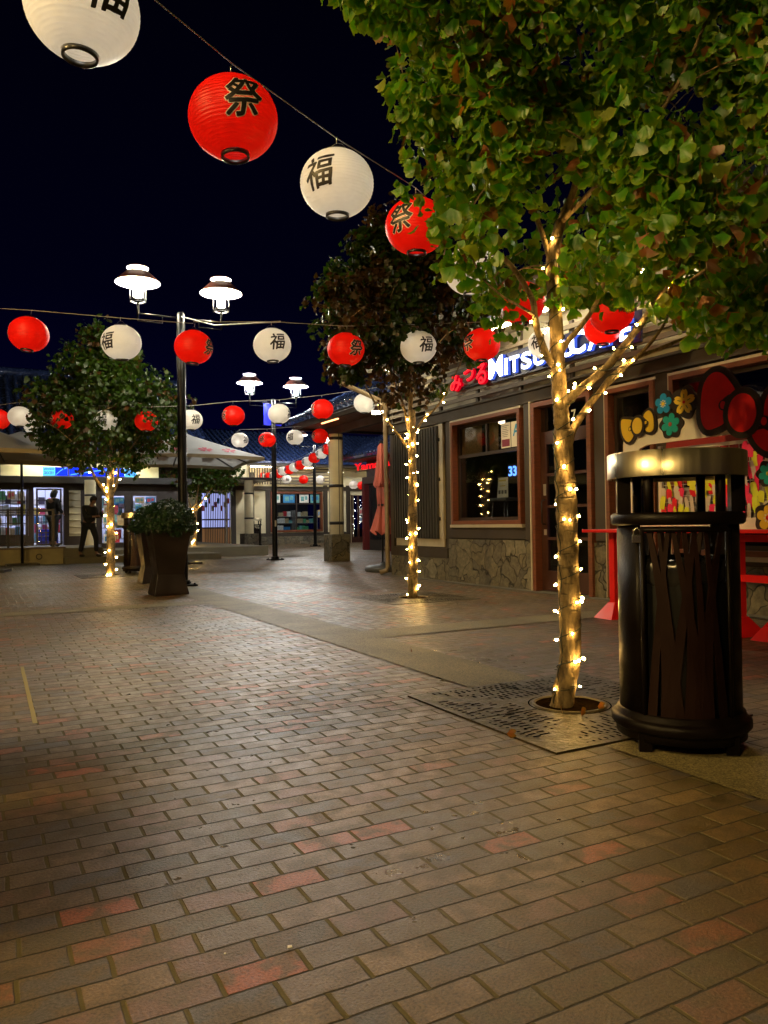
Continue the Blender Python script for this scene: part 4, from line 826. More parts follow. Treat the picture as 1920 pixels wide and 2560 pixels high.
for z in (2.02,.95): mb = MB(); mb.lathe([(.171,z-.03),(.175,z-.03),(.175,z+.03),(.171,z+.03)], (3.24,VS-1.0,0), 28); t.part('band', mb, BLK, c)
mb = MB(); mb.lathe([(.2,.43),(.2,2.5)], (.40,VS-1.0,0), 28); t.part('column', mb, CREAM)
def swin(u0, u1, z0, z1, nu, nz):
    mb = MB(); fw = .05; mb.box(u0-fw,u0,VS-.03,VS+.06,z0-fw,z1+fw); mb.box(u1,u1+fw,VS-.03,VS+.06,z0-fw,z1+fw); mb.box(u0,u1,VS-.03,VS+.06,z1,z1+fw); mb.box(u0,u1,VS-.03,VS+.06,z0-fw,z0)
    f = t.part('window_frame', mb, MATS['sash_brown']); mb = MB()
    for i in range(1, nu): mb.box(u0+(u1-u0)*i/nu-.008,u0+(u1-u0)*i/nu+.008,VS+.01,VS+.03,z0,z1)
    for i in range(1, nz): mb.box(u0,u1,VS+.005,VS+.035,z0+(z1-z0)*i/nz-.016,z0+(z1-z0)*i/nz+.016)
    if nu > 1 or nz > 1: t.part('glazing_bars', mb, MATS['sash_brown'], f)
    mb = MB(); mb.box(u0,u1,VS+.04,VS+.043,z0,z1); t.part('pane', mb, glassmat('store_glass', (.96,.97,1), .06), f)
swin(.55,1.44,.80,2.22,4,4); swin(1.78,2.44,.5,2.22,3,5); swin(3.73,4.46,.46,2.04,1,1); swin(4.73,5.51,.46,2.04,1,1)
mb = MB(); mb.box(-2,6.4,VS+2.4,VS+2.45,.43,3.1); mb.box(-2,6.4,VS+.2,VS+2.4,3.0,3.05); mb.box(-2,-1.95,VS+.2,VS+2.4,.43,3.0); mb.box(6.35,6.39,VS+.2,VS+2.4,.43,3.0); t.part('interior_lining', mb, M('store_white', (.35,.36,.42), .6))
for i, u in enumerate((-.6,1.1,2.3,4.1,5.1)):
    tl = T('ceiling_light', 'white ceiling light inside the grocery store, '+['behind the railing at far left','over the left window','over the glass door','over the window right of the round column','over the rightmost window'][i], 'light fixture', (u,VS+1.0,2.9))
    mb = MB(); mb.box(u-.35,u+.35,VS+.35,VS+1.6,2.93,2.95); tl.part('panel', mb, glow('store_light', (.70,.74,1), 16)); mb = MB(); mb.box(u-.37,u+.37,VS+.33,VS+1.62,2.951,2.998); tl.part('housing', mb, PALE)
gg = ('packet on a shelf inside the lit grocery store', 'packaged goods in the grocery windows')
mix = ['white','pink','blue','white','green','teal','white','red','tan','yellow','white','dark']
shelfunit(.56, 1.46, VS+.5, (.78,1.12,1.46,1.80), .4, 'goods shelf behind the left grocery window', gg, .97, mix, (.10,.2), (.22,.32))
shelfunit(1.72, 2.6, VS+.9, (.55,.85,1.15,1.45,1.78), .4, 'goods shelf behind the grocery door', gg, .93, mix, (.10,.2), (.18,.28))
shelfunit(3.70, 4.52, VS+.3, (.62,.98,1.34,1.66), .4, 'goods shelf behind the window right of the round column', gg, .93, ['white','teal','blue','white','pink','tan','white'], (.10,.22), (.2,.32))
shelfunit(4.70, 5.55, VS+.3, (.62,.98,1.34,1.66), .4, 'goods shelf behind the rightmost grocery window', gg, .93, ['white','teal','tan','white','pink','white','blue'], (.10,.22), (.2,.32))
poster(4.12, VS+.035, 1.78, .33, .22, 'blue', 'blue wave poster at the top of the window right of the round column')
for u, z, c, l in ((3.78,.46,'white','white sheet low in the window right of the round column'),(4.05,.48,'red','red sheet low in the window right of the round column')): poster(u, VS+.035, z, .24, .3, c, l)
poster(2.28, VS-.035, 1.5, .2, .32, 'white', 'white notice with print on the grocery door post')
for i, (u, z, w_, h, c) in enumerate([(3.76,1.10,.22,.30,'white'),(4.0,1.16,.2,.26,'teal'),(4.22,1.05,.22,.34,'tan'),(3.78,1.45,.26,.28,'white'),(4.07,1.48,.18,.24,'pink'),(3.80,1.78,.22,.2,'white'),(4.78,1.1,.24,.32,'white'),(5.05,1.14,.2,.28,'blue'),(5.28,1.06,.2,.34,'white'),(4.8,1.5,.22,.26,'teal'),(5.06,1.52,.26,.22,'white'),(5.34,1.5,.14,.3,'tan'),(4.8,1.8,.3,.2,'tan'),(5.15,1.8,.32,.2,'blue'),(.6,1.9,.25,.28,'green'),(.9,1.92,.22,.26,'tan'),(1.18,1.88,.22,.3,'white')]):
    poster(u, VS+.035, z, w_, h, c, c+' paper sheet taped inside the grocery windows', 'paper sheets taped in the grocery windows')
bk = T('crate', 'blue plastic crate stack inside the grocery door', 'crate', (2.0,VS+.3,.43)); mb = MB(); mb.box(1.80,2.4,VS+.25,VS+.6,.44,.72); mb.box(1.82,2.38,VS+.27,VS+.58,.74,.95); bk.part('shell', mb, M('crate_blue', (.02,.04,.6), .4), bevel=.01)
# store signs
SG = M('x', (0,0,0)); LBL = glow('sign_light_blue', (.08,.48,1), 1.15); DBL = glow('sign_deep_blue', (.008,.03,.85), 1.0); TXB = M('sign_text_blue', (.0,.02,.2), .5); ARC = glow('sign_arc', (.10,.38,1), 1.0)
def storesign(u0, u1, mat_, txt, lab, arc=False, z0=2.665, z1=2.935):
    s = T('store_sign', lab, 'sign', (u0,VS-.45,z0)); mb = MB(); mb.box(u0,u1,VS-.47,VS-.425,z0,z1); f = s.part('panel', mb, mat_)
    if txt:
        for k, ln in enumerate(txt.split('/')):
            V, F = textmesh(ln, .03); zc = z0+(.145 if k == 0 else .03); mb = MB(); mb.raw(fit(V,u0+.03,u1-.03,zc,zc+.10), F, FV(VS-.472)[0], (1,0,0), (0,0,1), (0,-1,0)); s.part('lettering', mb, TXB, f)
    if arc:
        mb = MB(); pts = [(u0+.02+(u1-u0-.05)*i/12, z0+.01+(z1-z0-.06)*math.sin(PI/2*i/12)) for i in range(13)]
        mb.prism(pts+[(a_, b_+.03) for a_, b_ in reversed(pts)], (0,VS-.471,0), (1,0,0), (0,0,1), (0,-1,0), .002); s.part('arc', mb, ARC, f)
storesign(1.90, 2.26, LBL, 'JAPANESE/GROCERY', 'light blue lit sign reading JAPANESE GROCERY on the cream fascia')
storesign(2.265, 2.63, DBL, None, 'deep blue lit sign with a pale arc, right of the JAPANESE GROCERY sign', True)
storesign(2.69, 4.38, DBL, None, 'long deep blue lit sign mostly hidden behind the left tree', True)
storesign(4.40, 4.76, LBL, 'SUSHI/& DELI', 'light blue lit sign reading SUSHI and DELI, right of the left tree trunk')
mb = MB(); mb.box(-14,7,VS-1.3,VS+.1,3.20,3.24); t.part('soffit', mb, SOFF)
mb = MB(); mb.box(-14,7.1,VS-1.36,VS-1.301,3.14,3.32); t.part('eave_board', mb, BEAM)
tileroof(t, VS-1.45, 3.34, VS+4.0, 6.6, -14, 7.2, along='v', step=.3)
mb = MB(); mb.tube([(-14,VS+4.05,6.7),(7.3,VS+4.05,6.7)], .17, 10); t.part('ridge', mb, ROOFT)
tl = T('eave_light', 'white tube light under the grocery eave beside the umbrella corner', 'light fixture', (1.6,VS-.8,3.1))
mb = MB(); mb.tube([(1.3,VS-.9,3.12),(2.3,VS-.9,3.12)], .025, 8); tl.part('tube', mb, glow('cool_tube', (1,.9,.62), 60)); mb = MB(); mb.box(1.28,2.32,VS-.93,VS-.87,3.146,3.199); tl.part('housing', mb, PALE)
tl = T('eave_light', 'tube light under the grocery eave hidden by the left tree crown', 'light fixture', (4.4,VS-.8,3.1))
mb = MB(); mb.tube([(3.9,VS-.9,3.12),(4.9,VS-.9,3.12)], .025, 8); tl.part('tube', mb, MATS['cool_tube']); mb = MB(); mb.box(3.88,4.92,VS-.93,VS-.87,3.146,3.199); tl.part('housing', mb, PALE)
# ================= MARKET UMBRELLAS
CAN = M('umbrella_canvas', (.50,.50,.47), .7, trans=.25, var=.06, vs=3); CANU = M('umbrella_tan', (.30,.26,.18), .8)
def umbrella(c, half, ze, za, rz, lab, blossoms=True, pole=True):
    t = T('market_umbrella', lab, 'umbrella', c, 'big square umbrellas before the grocery store', grid=False, rz=rz)
    mb = MB(); n = 12; vs = [(0,0,za)]; 
    ring = []
    for q in range(4):
        a0 = Vector((half,half,0)) if q == 0 else (Vector((-half,half,0)) if q == 1 else (Vector((-half,-half,0)) if q == 2 else Vector((half,-half,0))))
        a1 = [Vector((-half,half,0)),Vector((-half,-half,0)),Vector((half,-half,0)),Vector((half,half,0))][q]
        for i in range(n): ring.append((a0.lerp(a1, i/n), math.sin(PI*i/n)))
    K = 8; m_ = len(ring)
    for k in range(1, K+1):
        f = k/K
        for p, s_ in ring: vs.append((p.x*f, p.y*f, za+(ze-za)*(f**.92) + .05*s_*f*f))
    fs = [(0,1+i,1+(i+1)%m_) for i in range(m_)] + [(1+(k-1)*m_+i,1+(k-1)*m_+(i+1)%m_,1+k*m_+(i+1)%m_,1+k*m_+i) for k in range(1,K) for i in range(m_)]
    mb.add(vs, fs, True); cn = t.part('canopy', mb, CAN, local=True)
    mb = MB(); vs = []
    for p, s_ in ring: z = ze+.05*s_; vs += [(p.x*1.001,p.y*1.001,z),(p.x*1.003,p.y*1.003,z-.09)]
    mb.add(vs, [(2*i,2*i+1,2*((i+1)%m_)+1,2*((i+1)%m_)) for i in range(m_)]); t.part('valance', mb, CANU, cn, local=True)
    for i in (-1,1):
        for j in (-1,1): mb = MB(); mb.bar((0,0,za-.12),(i*half*.98,j*half*.98,ze-.03),.035); t.part('rib', mb, BLK, local=True)
    for i, j in ((1,0),(-1,0),(0,1),(0,-1)): mb = MB(); mb.bar((0,0,za-.14),(i*half*.98,j*half*.98,ze+.0),.03); t.part('rib', mb, BLK, local=True)
    if pole: mb = MB(); mb.cyl((0,0),.035,.02,za+.06,14); t.part('pole', mb, BLK, local=True); mb = MB(); mb.box(-.4,.4,-.4,.4,0,.06); t.part('base', mb, BLK, local=True)
    if blossoms:
        BL = M('blossom_pink', (.55,.08,.12), .7)
        for side in range(4):
            for k, xx in enumerate((-.62,-.2,.22,.62)):
                f = .78; mb = MB(); cx, cy = xx*half*f*1.1, -half*f
                for p_ in range(5):
                    a = 2*PI*p_/5+.3; pts = [(0,0)]
                    for dA, rr in ((-.5,.12),(-.28,.2),(0,.165),(.28,.2),(.5,.12)): pts.append((rr*math.cos(a+dA), rr*math.sin(a+dA)))
                    vv = []
                    for x, y in pts:
                        X, Y = cx+x, cy+y; g = max(abs(X), abs(Y))/half; z = za+(ze-za)*(g**.92)+.05*abs(math.cos(PI/2*min(1,abs(X)/max(abs(Y),.01))))*g*g+.012
                        for _ in range(side): X, Y = -Y, X
                        vv.append((X,Y,z))
                    mb.add(vv, [tuple(range(6))])
                t.part('printed_blossom', mb, BL, cn, local=True)
    return t
umbrella((-5.26,20.2,0), 1.72, 2.70, 3.46, R(24), 'large square umbrella with pink blossoms behind the tall lamp post')
umbrella((-9.05,17.6,0), 1.62, 2.66, 3.35, R(14), 'tan underside of a square umbrella entering from the left edge', False)
umbrella((-9.7,20.6,0), 1.9, 2.88, 3.6, R(30), 'square umbrella behind the one at the left edge, its tip before the cream fascia', False)
# ================= CLOSED PINK UMBRELLA
c = W(7.62,14.5,0); t = T('closed_umbrella', 'folded pink patio umbrella tied at the middle, left of the rain pipe', 'umbrella', onY(957,1420,16.0)*Vector((1,1,0)) if False else Vector((onY(957,1400,16.0).x,16.0,0)), grid=False)
def cloth(prof, n=44, fold=9, amp=.22, seed=0):
    mb = MB(); vs = []
    for i, (r, z) in enumerate(prof):
        for k in range(n):
            a = 2*PI*k/n; q = 1+amp*math.sin(fold*a+seed+i*.12)*(min(1,i/2)); vs.append((r*q*math.cos(a), r*q*math.sin(a), z + (.05*math.sin(fold*a+1+seed) if i == len(prof)-1 else 0)))
    mb.add(vs, [(i*n+k,i*n+(k+1)%n,(i+1)*n+(k+1)%n,(i+1)*n+k) for i in range(len(prof)-1) for k in range(n)], True); return mb
PK = M('pink_canvas', (.52,.13,.10), .75, trans=.15, var=.1, vs=10)
t.part('upper_cloth', cloth([(.03,2.66),(.07,2.6),(.09,2.3),(.13,1.95),(.155,1.78)], fold=7), PK, local=True)
t.part('lower_cloth', cloth([(.11,1.84),(.10,1.6),(.075,1.40),(.07,1.36),(.12,1.15),(.16,.98),(.20,.80)], fold=6, amp=.3, seed=1), PK, local=True)
mb = MB(); mb.lathe([(.078,1.40),(.09,1.385),(.078,1.36)], seg=20); t.part('tie', mb, BLK, local=True)
mb = MB(); mb.cyl((0,0),.02,.1,2.70,12); t.part('pole', mb, BLK, local=True); mb = MB(); mb.lathe([(.0005,2.74),(.035,2.72),(.06,2.67)], seg=16); t.part('finial', mb, BLK, local=True)
mb = MB(); mb.lathe([(.36,.0),(.38,.03),(.37,.09),(.30,.125),(.06,.135),(.05,.2),(.0005,.2)], seg=40); t.part('base', mb, M('stand_grey', (.05,.055,.06), .4), local=True)
# ================= PLANTERS
PLB = M('planter_maroon', (.008,.003,.002), .42, var=.25, vs=5)
def leafbush(name, center, rad, n, size, mat, parent_t, seed, droop=None, flat=1.0):
    r = np.random.default_rng(seed); d = r.normal(size=(n,3)); d /= np.linalg.norm(d,axis=1)[:,None]
    rr = np.array(rad)*(.62+.42*r.random(n)**.5)[:,None]; ph = np.sin(d[:,0]*5+1)*np.cos(d[:,1]*4)*np.sin(d[:,2]*5+2)
    P = np.array(center)+d*rr*(1+.16*ph[:,None])
    if droop is not None: P[:,2] -= np.clip(np.hypot(P[:,0]-center[0],P[:,1]-center[1])-droop,0,1)*.8
    V = []; F = []
    for i in range(n):
        a = Vector(r.normal(size=3)).normalized(); o = (Vector(d[i])*.9+Vector(r.normal(size=3))*.5).normalized(); b = o.cross(a).normalized(); l = o.cross(b); s = size*(.7+.6*r.random()); p = Vector(P[i]); k = len(V)
        V += [p-l*s, p+b*s*.45+o*s*.08, p+l*s+o*s*.1, p-b*s*.45+o*s*.08]; F += [(k,k+1,k+2),(k,k+2,k+3)]
    mb = MB(); mb.add(V, F); return mb
BUSH = M('bush_leaf', (.010,.036,.007), .42, var=.5, vs=12, trans=.2)
def planter(u, v, lab, bush=True):
    t = T('planter', lab, 'planter', (u,v,0)); mb = MB()
    prof = [(.245,0),(.245,.03),(.19,.30),(.192,.34),(.275,.93),(.285,.93),(.285,.97),(.24,.97),(.235,.90)]
    vs = []
    for h, z in prof: vs += [(u-h,v-h,z),(u+h,v-h,z),(u+h,v+h,z),(u-h,v+h,z)]
    mb.add(vs, [(4*i+k,4*i+(k+1)%4,4*i+4+(k+1)%4,4*i+4+k) for i in range(len(prof)-1) for k in range(4)]+[(0,1,2,3)]); t.part('pot', mb, PLB, bevel=.005)
    mb = MB(); mb.box(u-.235,u+.235,v-.235,v+.235,.88,.90); t.part('soil', mb, SOIL)
    s = T('bush', 'clipped dark green bush in the '+('nearer' if bush else 'rear')+' maroon planter', 'plant', (u,v,.9))
    s.part('foliage', leafbush('b', (u,v,1.12), (.40,.40,.25), 5200, .026, BUSH, s, 5 if bush else 9, droop=.26), BUSH)
    for k in range(5): a = k*1.26; mb = MB(); mb.tube([(u,v,.89),(u+.1*math.cos(a),v+.1*math.sin(a),1.0),(u+.22*math.cos(a),v+.22*math.sin(a),1.14)], [.012,.009,.004], 6); s.part('stem', mb, M('bush_stem', (.06,.04,.02), .8))
planter(2.50, 11.48, 'dark maroon tapered square planter in front of the tall lamp post')
planter(2.80, 14.0, 'second maroon planter mostly hidden behind the front one', False)
# ================= LITTER BINS
BIN = M('bin_brown', (.0040,.0022,.0016), .46, var=.25, vs=9, spec=.15, bump=.1, bs=80); BIN2 = M('bin_panel', (.012,.004,.0025), .55, spec=.15, var=.2, vs=6)
def steelmat():
    m = M('brushed_steel', (.52,.47,.33), .36, 1, var=.18, vs=9, stretch=(1,1,.02), bump=.15, bs=25); return m
def bin_(p, rz, lab):
    t = T('litter_bin', lab, 'litter bin', p, 'round litter bins of the plaza', grid=False, rz=rz)
    mb = MB(); mb.lathe([(.312,1.185),(.312,1.292),(.306,1.296),(.303,1.29),(.303,1.187),(.306,1.183),(.312,1.185)], seg=72); t.part('steel_hood', mb, steelmat(), local=True)
    mb = MB(); mb.lathe([(.302,1.20),(.302,1.215),(.24,1.235),(.0005,1.245)], seg=48); t.part('hood_lid', mb, BIN, local=True)
    for a in (-.62,.62,PI-.62,PI+.62): 
        x, y = .262*math.sin(a), -.262*math.cos(a); mb = MB(); mb.tube([(x,y,1.03),(x,y,1.205)], .022, 8); t.part('hood_post', mb, BIN, local=True)
    for a in (1.25,-1.25):
        x, y = .262*math.sin(a), -.262*math.cos(a); mb = MB(); mb.box(x-.03,x+.03,y-.035,y+.035,1.03,1.205); t.part('hood_post', mb, BIN, local=True)
    mb = MB(); mb.lathe([(.20,1.03),(.285,1.03),(.30,1.02),(.30,.985),(.288,.975),(.275,.975)], seg=64); t.part('collar', mb, BIN, local=True)
    # shell: solid sides with open front and back windows crossed by branches
    mb = MB(); seg = 12
    for s_ in (PI/2, -PI/2):
        vs = []; n = 16
        for i in range(n+1):
            a = s_-.78+1.56*i/n
            for r_ in (.272,.262): vs += [(r_*math.sin(a), -r_*math.cos(a), .13), (r_*math.sin(a), -r_*math.cos(a), .975)]
        fs = []
        for i in range(n):
            k = 4*i; fs += [(k,k+4,k+5,k+1),(k+2,k+3,k+7,k+6),(k+1,k+5,k+7,k+3),(k,k+2,k+6,k+4)]
        fs += [(0,1,3,2),(4*n,4*n+2,4*n+3,4*n+1)]; mb.add(vs, fs, True)
    t.part('side_shell', mb, BIN, local=True)
    for s_ in (0, PI):
        rr = random.Random(4); fr = MB()
        def cp(a, z, r_=.270): return (r_*math.sin(a+s_), -r_*math.cos(a+s_), z)
        for a in (-.74,.74): fr.tube([cp(a,.14),cp(a,.96)], .012, 6)
        fr.tube([cp(-.74+1.48*i/16,.955) for i in range(17)], .012, 6); fr.tube([cp(-.74+1.48*i/16,.15) for i in range(17)], .014, 6)
        dd = t.part('door_frame' if s_ == 0 else 'rear_frame', fr, BIN, local=True)
        br = MB()                      # tapering branch silhouettes bent round the shell
        for a0, a1, a2, w0 in ((-.35,-.28,-.62,.06),(-.35,-.1,.12,.05),(.28,.22,.6,.062),(.28,.05,-.22,.05),(-.02,.1,-.05,.04),(.6,.45,.3,.04),(-.62,-.5,-.3,.04),(.1,.3,.1,.035),(-.15,-.3,-.45,.03)):
            n = 12; L1, R1 = [], []
            for i in range(n+1):
                f = i/n; a = (1-f)**2*a0+2*f*(1-f)*a1+f*f*a2; w_ = w0*(1-.72*f)+.006; z = .15+.80*f; L1.append(cp(a-w_/.27/2,z,.268)); R1.append(cp(a+w_/.27/2,z,.268))
            k = [Vector(q)*1 for q in L1+R1]; kin = [Vector((q.x*.965,q.y*.965,q.z)) for q in k]; m_ = n+1
            fs = [(i,i+1,m_+i+1,m_+i) for i in range(n)]; off = 2*m_
            fs += [(off+i,off+m_+i,off+m_+i+1,off+i+1) for i in range(n)] + [(i,off+i,off+i+1,i+1) for i in range(n)] + [(m_+i,m_+i+1,off+m_+i+1,off+m_+i) for i in range(n)]
            br.add(k+kin, fs)
        t.part('branch_pattern', br, BIN2, dd, local=True)
    mb = MB(); mb.lathe([(.0005,.16),(.225,.16),(.232,.2),(.235,.80)], seg=40); t.part('liner', mb, M('liner_black', (.008,.009,.009), .35), local=True)
    bagp = []
    mb = MB(); n = 60; vs = []
    for i, (r_, z) in enumerate([(.236,.72),(.243,.74),(.246,.78),(.24,.82),(.22,.835),(.2,.80)]):
        for k in range(n): a = 2*PI*k/n; q = 1+.02*mn.noise(Vector((math.cos(a)*9,math.sin(a)*9,i*1.1))); vs.append((r_*q*math.cos(a), r_*q*math.sin(a), z+.018*mn.noise(Vector((math.cos(a)*6,math.sin(a)*6,i)))))
    mb.add(vs, [(i*n+k,i*n+(k+1)%n,(i+1)*n+(k+1)%n,(i+1)*n+k) for i in range(5) for k in range(n)], True); t.part('bin_bag', mb, M('black_bag', (.015,.015,.016), .2), local=True)
    mb = MB(); mb.lathe([(.0005,.085),(.30,.085),(.312,.10),(.312,.125),(.300,.135),(.285,.14),(.285,.16),(.262,.165)], seg=64); t.part('base_flange', mb, BIN, local=True)
    mb = MB(); mb.lathe([(.0005,.05),(.29,.05),(.29,.084)], seg=48); t.part('base_ring', mb, BIN, local=True)
    for a in (-.75,.75,PI-.75,PI+.75):
        x, y = .27*math.sin(a), -.27*math.cos(a); mb = MB(); mb.box(x-.028,x+.028,y-.02,y+.02,0,.085); t.part('foot', mb, BIN, local=True)
    a = -.80; x, y = .285*math.sin(a), -.285*math.cos(a); mb = MB(); mb.box(x-.021,x+.021,y-.010,y+.010,.90,.935); pl = t.part('padlock', mb, M('padlock_steel', (.6,.6,.55), .25, 1), local=True, bevel=.003)
    mb = MB(); mb.tube([(x-.014,y,.934),(x-.013,y,.955),(x,y,.966),(x+.013,y,.955),(x+.014,y,.934)], .0035, 6); t.part('shackle', mb, MATS['padlock_steel'], pl, local=True)
    return t
b0 = bin_((1.318,3.47,0), -.2, 'large dark litter bin with a steel hood beside the nearest tree')
b0.e.scale = (.95,.95,1.0)
b2 = copytree(b0.e); p = W(3.0,16.95,0); b2.location = Vector((onY(341,1434,16.6).x,16.6,0)); b2.rotation_euler.z = .5; b2['label'] = 'distant litter bin between the left tree and the planter bush'
b3 = copytree(b0.e); b3.location = Vector((onY(*c5(826,1400),35.0).x,35.0,0)); b3.rotation_euler.z = .2; b3['label'] = 'farthest litter bin, standing right of the banded porch post'
# ================= RED TABLE AND PHOTO BOARD
RED = M('red_paint', (.74,.012,.012), .38, var=.12, vs=6); DKB = M('board_outline', (.022,.015,.012), .5); WHB = M('board_white', (.82,.79,.75), .5, var=.05)
t = T('red_table', 'long bright red bar table behind the large litter bin', 'table', (5.8,6.0,0))
mb = MB(); mb.box(5.55,6.05,6.08,2.6,.875,.905); t.part('table_top', mb, RED, bevel=.004)
for v in (5.86,4.40,4.05,2.8):
    mb = MB(); w_ = .035
    mb.box(5.74,5.82,v+w_,v-w_,.12,.874); t.part('leg', mb, RED, bevel=.004)
    mb = MB(); vs = [(5.60,v+.13,0),(5.96,v+.13,0),(5.96,v-.13,0),(5.60,v-.13,0),(5.73,v+.045,.16),(5.83,v+.045,.16),(5.83,v-.045,.16),(5.73,v-.045,.16)]
    mb.add(vs, [(3,2,1,0),(4,5,6,7),(0,1,5,4),(1,2,6,5),(2,3,7,6),(3,0,4,7)]); t.part('foot', mb, RED, bevel=.004)
mb = MB(); mb.box(5.75,5.81,4.365,4.085,.46,.52); t.part('stretcher', mb, RED); mb = MB(); mb.box(5.75,5.81,4.365,4.085,.80,.86); t.part('stretcher', mb, RED)
b2c = lambda x, y: (1560+x/4.608, 880+y/4.608)
def poly(pts, u=5.80):
    out = []
    for x, y in pts: q = onU(*b2c(x,y), u); out.append((-q[1], q[2]))
    return out
def smooth(pts, n=4):      # closed Catmull-Rom
    o = []; k = len(pts)
    for i in range(k):
        p0, p1, p2, p3 = [Vector((*pts[(i+j-1)%k],0)) for j in range(4)]
        for s_ in range(n):
            f = s_/n; q = .5*((2*p1)+(p2-p0)*f+(2*p0-5*p1+4*p2-p3)*f*f+(3*p1-p0-3*p2+p3)*f**3); o.append((q.x,q.y))
    return o
def circ(cx, cy, r, n=24, sy=1): return [(cx+r*math.cos(2*PI*k/n), cy+r*sy*math.sin(2*PI*k/n)) for k in range(n)]
t = T('photo_board', 'white arched photo board with a big red ribbon on the red table', 'photo board', (5.8,5.7,.905))
def lay(name, pts, u, th, mat, parent=None):
    mb = MB(); mb.prism(pts, (u,0,0), (0,-1,0), (0,0,1), (-1,0,0), th); return t.part(name, mb, mat, parent)
brd = lay('board', [(-5.72,.906),(-5.72,1.75),(-5.70,1.86),(-5.55,1.93),(-5.2,1.97),(-4.8,2.0),(-3.4,2.0),(-3.2,1.9),(-3.2,.906),(-3.32,.906),(-3.32,1.73),(-5.40,1.73),(-5.5,1.70),(-5.56,1.62),(-5.57,1.10),(-5.57,.906)], 5.82, .03, WHB)
lay('lower_panel', [(-5.56,.906),(-5.56,1.0),(-3.33,1.0),(-3.33,.906)], 5.815, .02, WHB, brd)
u_ = 5.785
def flower(px, py, r, mat, petals, cmat, name, notch=False, r2=.32):
    c0 = poly([(px,py)])[0]; k = r/4.608/1923*7.2
    out = [(c0[0]+(1.22+.12*math.cos(petals*a))*k*math.cos(a), c0[1]+(1.22+.12*math.cos(petals*a))*k*math.sin(a)) for a in np.linspace(.3,.3+2*PI,60)[:-1]]
    o = lay('outline', out, u_, .022, DKB, brd); mb = MB()
    pts = []
    for a in np.linspace(0,2*PI,90)[:-1]:
        q = abs(math.cos(petals*(a)/2)); rr = .45+.55*q**(.45) 
        if notch: rr = .38+.62*q**.8-(.10 if q > .985 else 0)
        pts.append((c0[0]+rr*k*math.cos(a+.3), c0[1]+rr*k*math.sin(a+.3)))
    f = lay(name, pts, u_-.0225, .006, mat, brd); lay('flower_centre', circ(c0[0],c0[1],k*r2*.6,16), u_-.029, .003, cmat, f)
    if not notch and petals == 5:
        for j in range(8): a = 2*PI*j/8; lay('dot', circ(c0[0]+k*r2*.95*math.cos(a), c0[1]+k*r2*.95*math.sin(a), k*.075, 10), u_-.029, .002, WHB, f)
    if notch:
        for j in range(5): a = 2*PI*j/5+.3; lay('petal_line', [(c0[0]+k*(q*math.cos(a)+s_*math.sin(a)), c0[1]+k*(q*math.sin(a)-s_*math.cos(a))) for q, s_ in ((.32,.035),(.62,.035),(.62,-.035),(.32,-.035))], u_-.029, .002, M('leaf_green_paint', (.12,.2,.05), .5), f)
YEL = M('yellow_paint', (.80,.56,.04), .45); BLU = M('blue_paint', (.01,.30,.78), .45); TEA = M('teal_paint', (.01,.40,.42), .45)
flower(488,600,122,BLU,5,YEL,'blue_flower'); flower(728,580,150,YEL,5,RED,'yellow_flower',True,.2); flower(570,835,130,TEA,6,M('brick_paint',(.35,.10,.07),.5),'teal_flower')
# small yellow ribbon
def ribbon(name, lobeL, lobeR, knot, holes, mat, u, grow, parent, red=False):
    for l in (lobeL, lobeR):
        if not l: continue
        P_ = smooth(poly(l)); cx = sum(p[0] for p in P_)/len(P_); cz = sum(p[1] for p in P_)/len(P_)
        O_ = []
        for i, (x, z) in enumerate(P_):
            a, b = P_[i-1], P_[(i+1)%len(P_)]; tx, tz = b[0]-a[0], b[1]-a[1]; L_ = math.hypot(tx,tz) or 1; nx, nz = tz/L_, -tx/L_
            if nx*(x-cx)+nz*(z-cz) < 0: nx, nz = -nx, -nz
            O_.append((x+nx*grow, z+nz*grow))
        ol = lay('outline', O_, u, .02, DKB, parent); lay(name+'_loop', P_, u-.0205, .006, mat, ol)
    kn = poly(knot); cx = (kn[0][0]+kn[1][0])/2; cz = (kn[0][1]+kn[1][1])/2; rx = abs(kn[1][0]-kn[0][0])/2; rz = abs(kn[1][1]-kn[0][1])/2
    ol = lay('outline', [(cx+(rx+grow)*math.cos(a), cz+(rz+grow)*math.sin(a)) for a in np.linspace(0,2*PI,37)[:-1]], u-.0275, .012, DKB, parent)
    lay(name+'_knot', [(cx+rx*math.cos(a), cz+rz*math.sin(a)) for a in np.linspace(0,2*PI,37)[:-1]], u-.040, .006, mat, ol)
    for hx, hy, hr in holes:
        c0 = poly([(hx,hy)])[0]; k = hr/4.608/1923*7.0; lay('fold', circ(c0[0],c0[1],k*1.75,20), u-.0272, .006, DKB, parent); lay(name+'_fold', circ(c0[0],c0[1],k,16,1.3), u-.0335, .003, mat, parent)
ribbon('yellow_ribbon', [(5,800),(60,778),(140,800),(95,880),(150,950),(90,1040),(20,960)], [(320,675),(370,740),(378,880),(340,925),(285,900),(330,820),(262,745)], [(148,770),(265,938)], [(112,890,16),(296,815,16)], YEL, 5.78, .028, brd)
ribbon('red_ribbon', [(930,760),(940,480),(985,330),(1060,250),(1150,240),(1240,310),(1330,460),(1240,500),(1150,600),(1200,720),(1195,820),(1080,885),(985,890)], [(1700,500),(1900,330),(2060,300),(2160,420),(2200,700),(2150,900),(1950,960),(1800,860),(1660,780)], [(1255,510),(1590,905)], [(1192,615,34),(1665,800,34)], RED, 5.775, .055, brd)
lay('red_ribbon_tail', smooth(poly([(1510,950),(1620,890),(1800,900),(1850,1080),(1720,1150),(1590,1090)])), 5.765, .006, RED, brd)
lay('outline', smooth(poly([(1440,960),(1600,850),(1840,850),(1920,1100),(1740,1230),(1560,1160)])), 5.775, .01, DKB, brd)
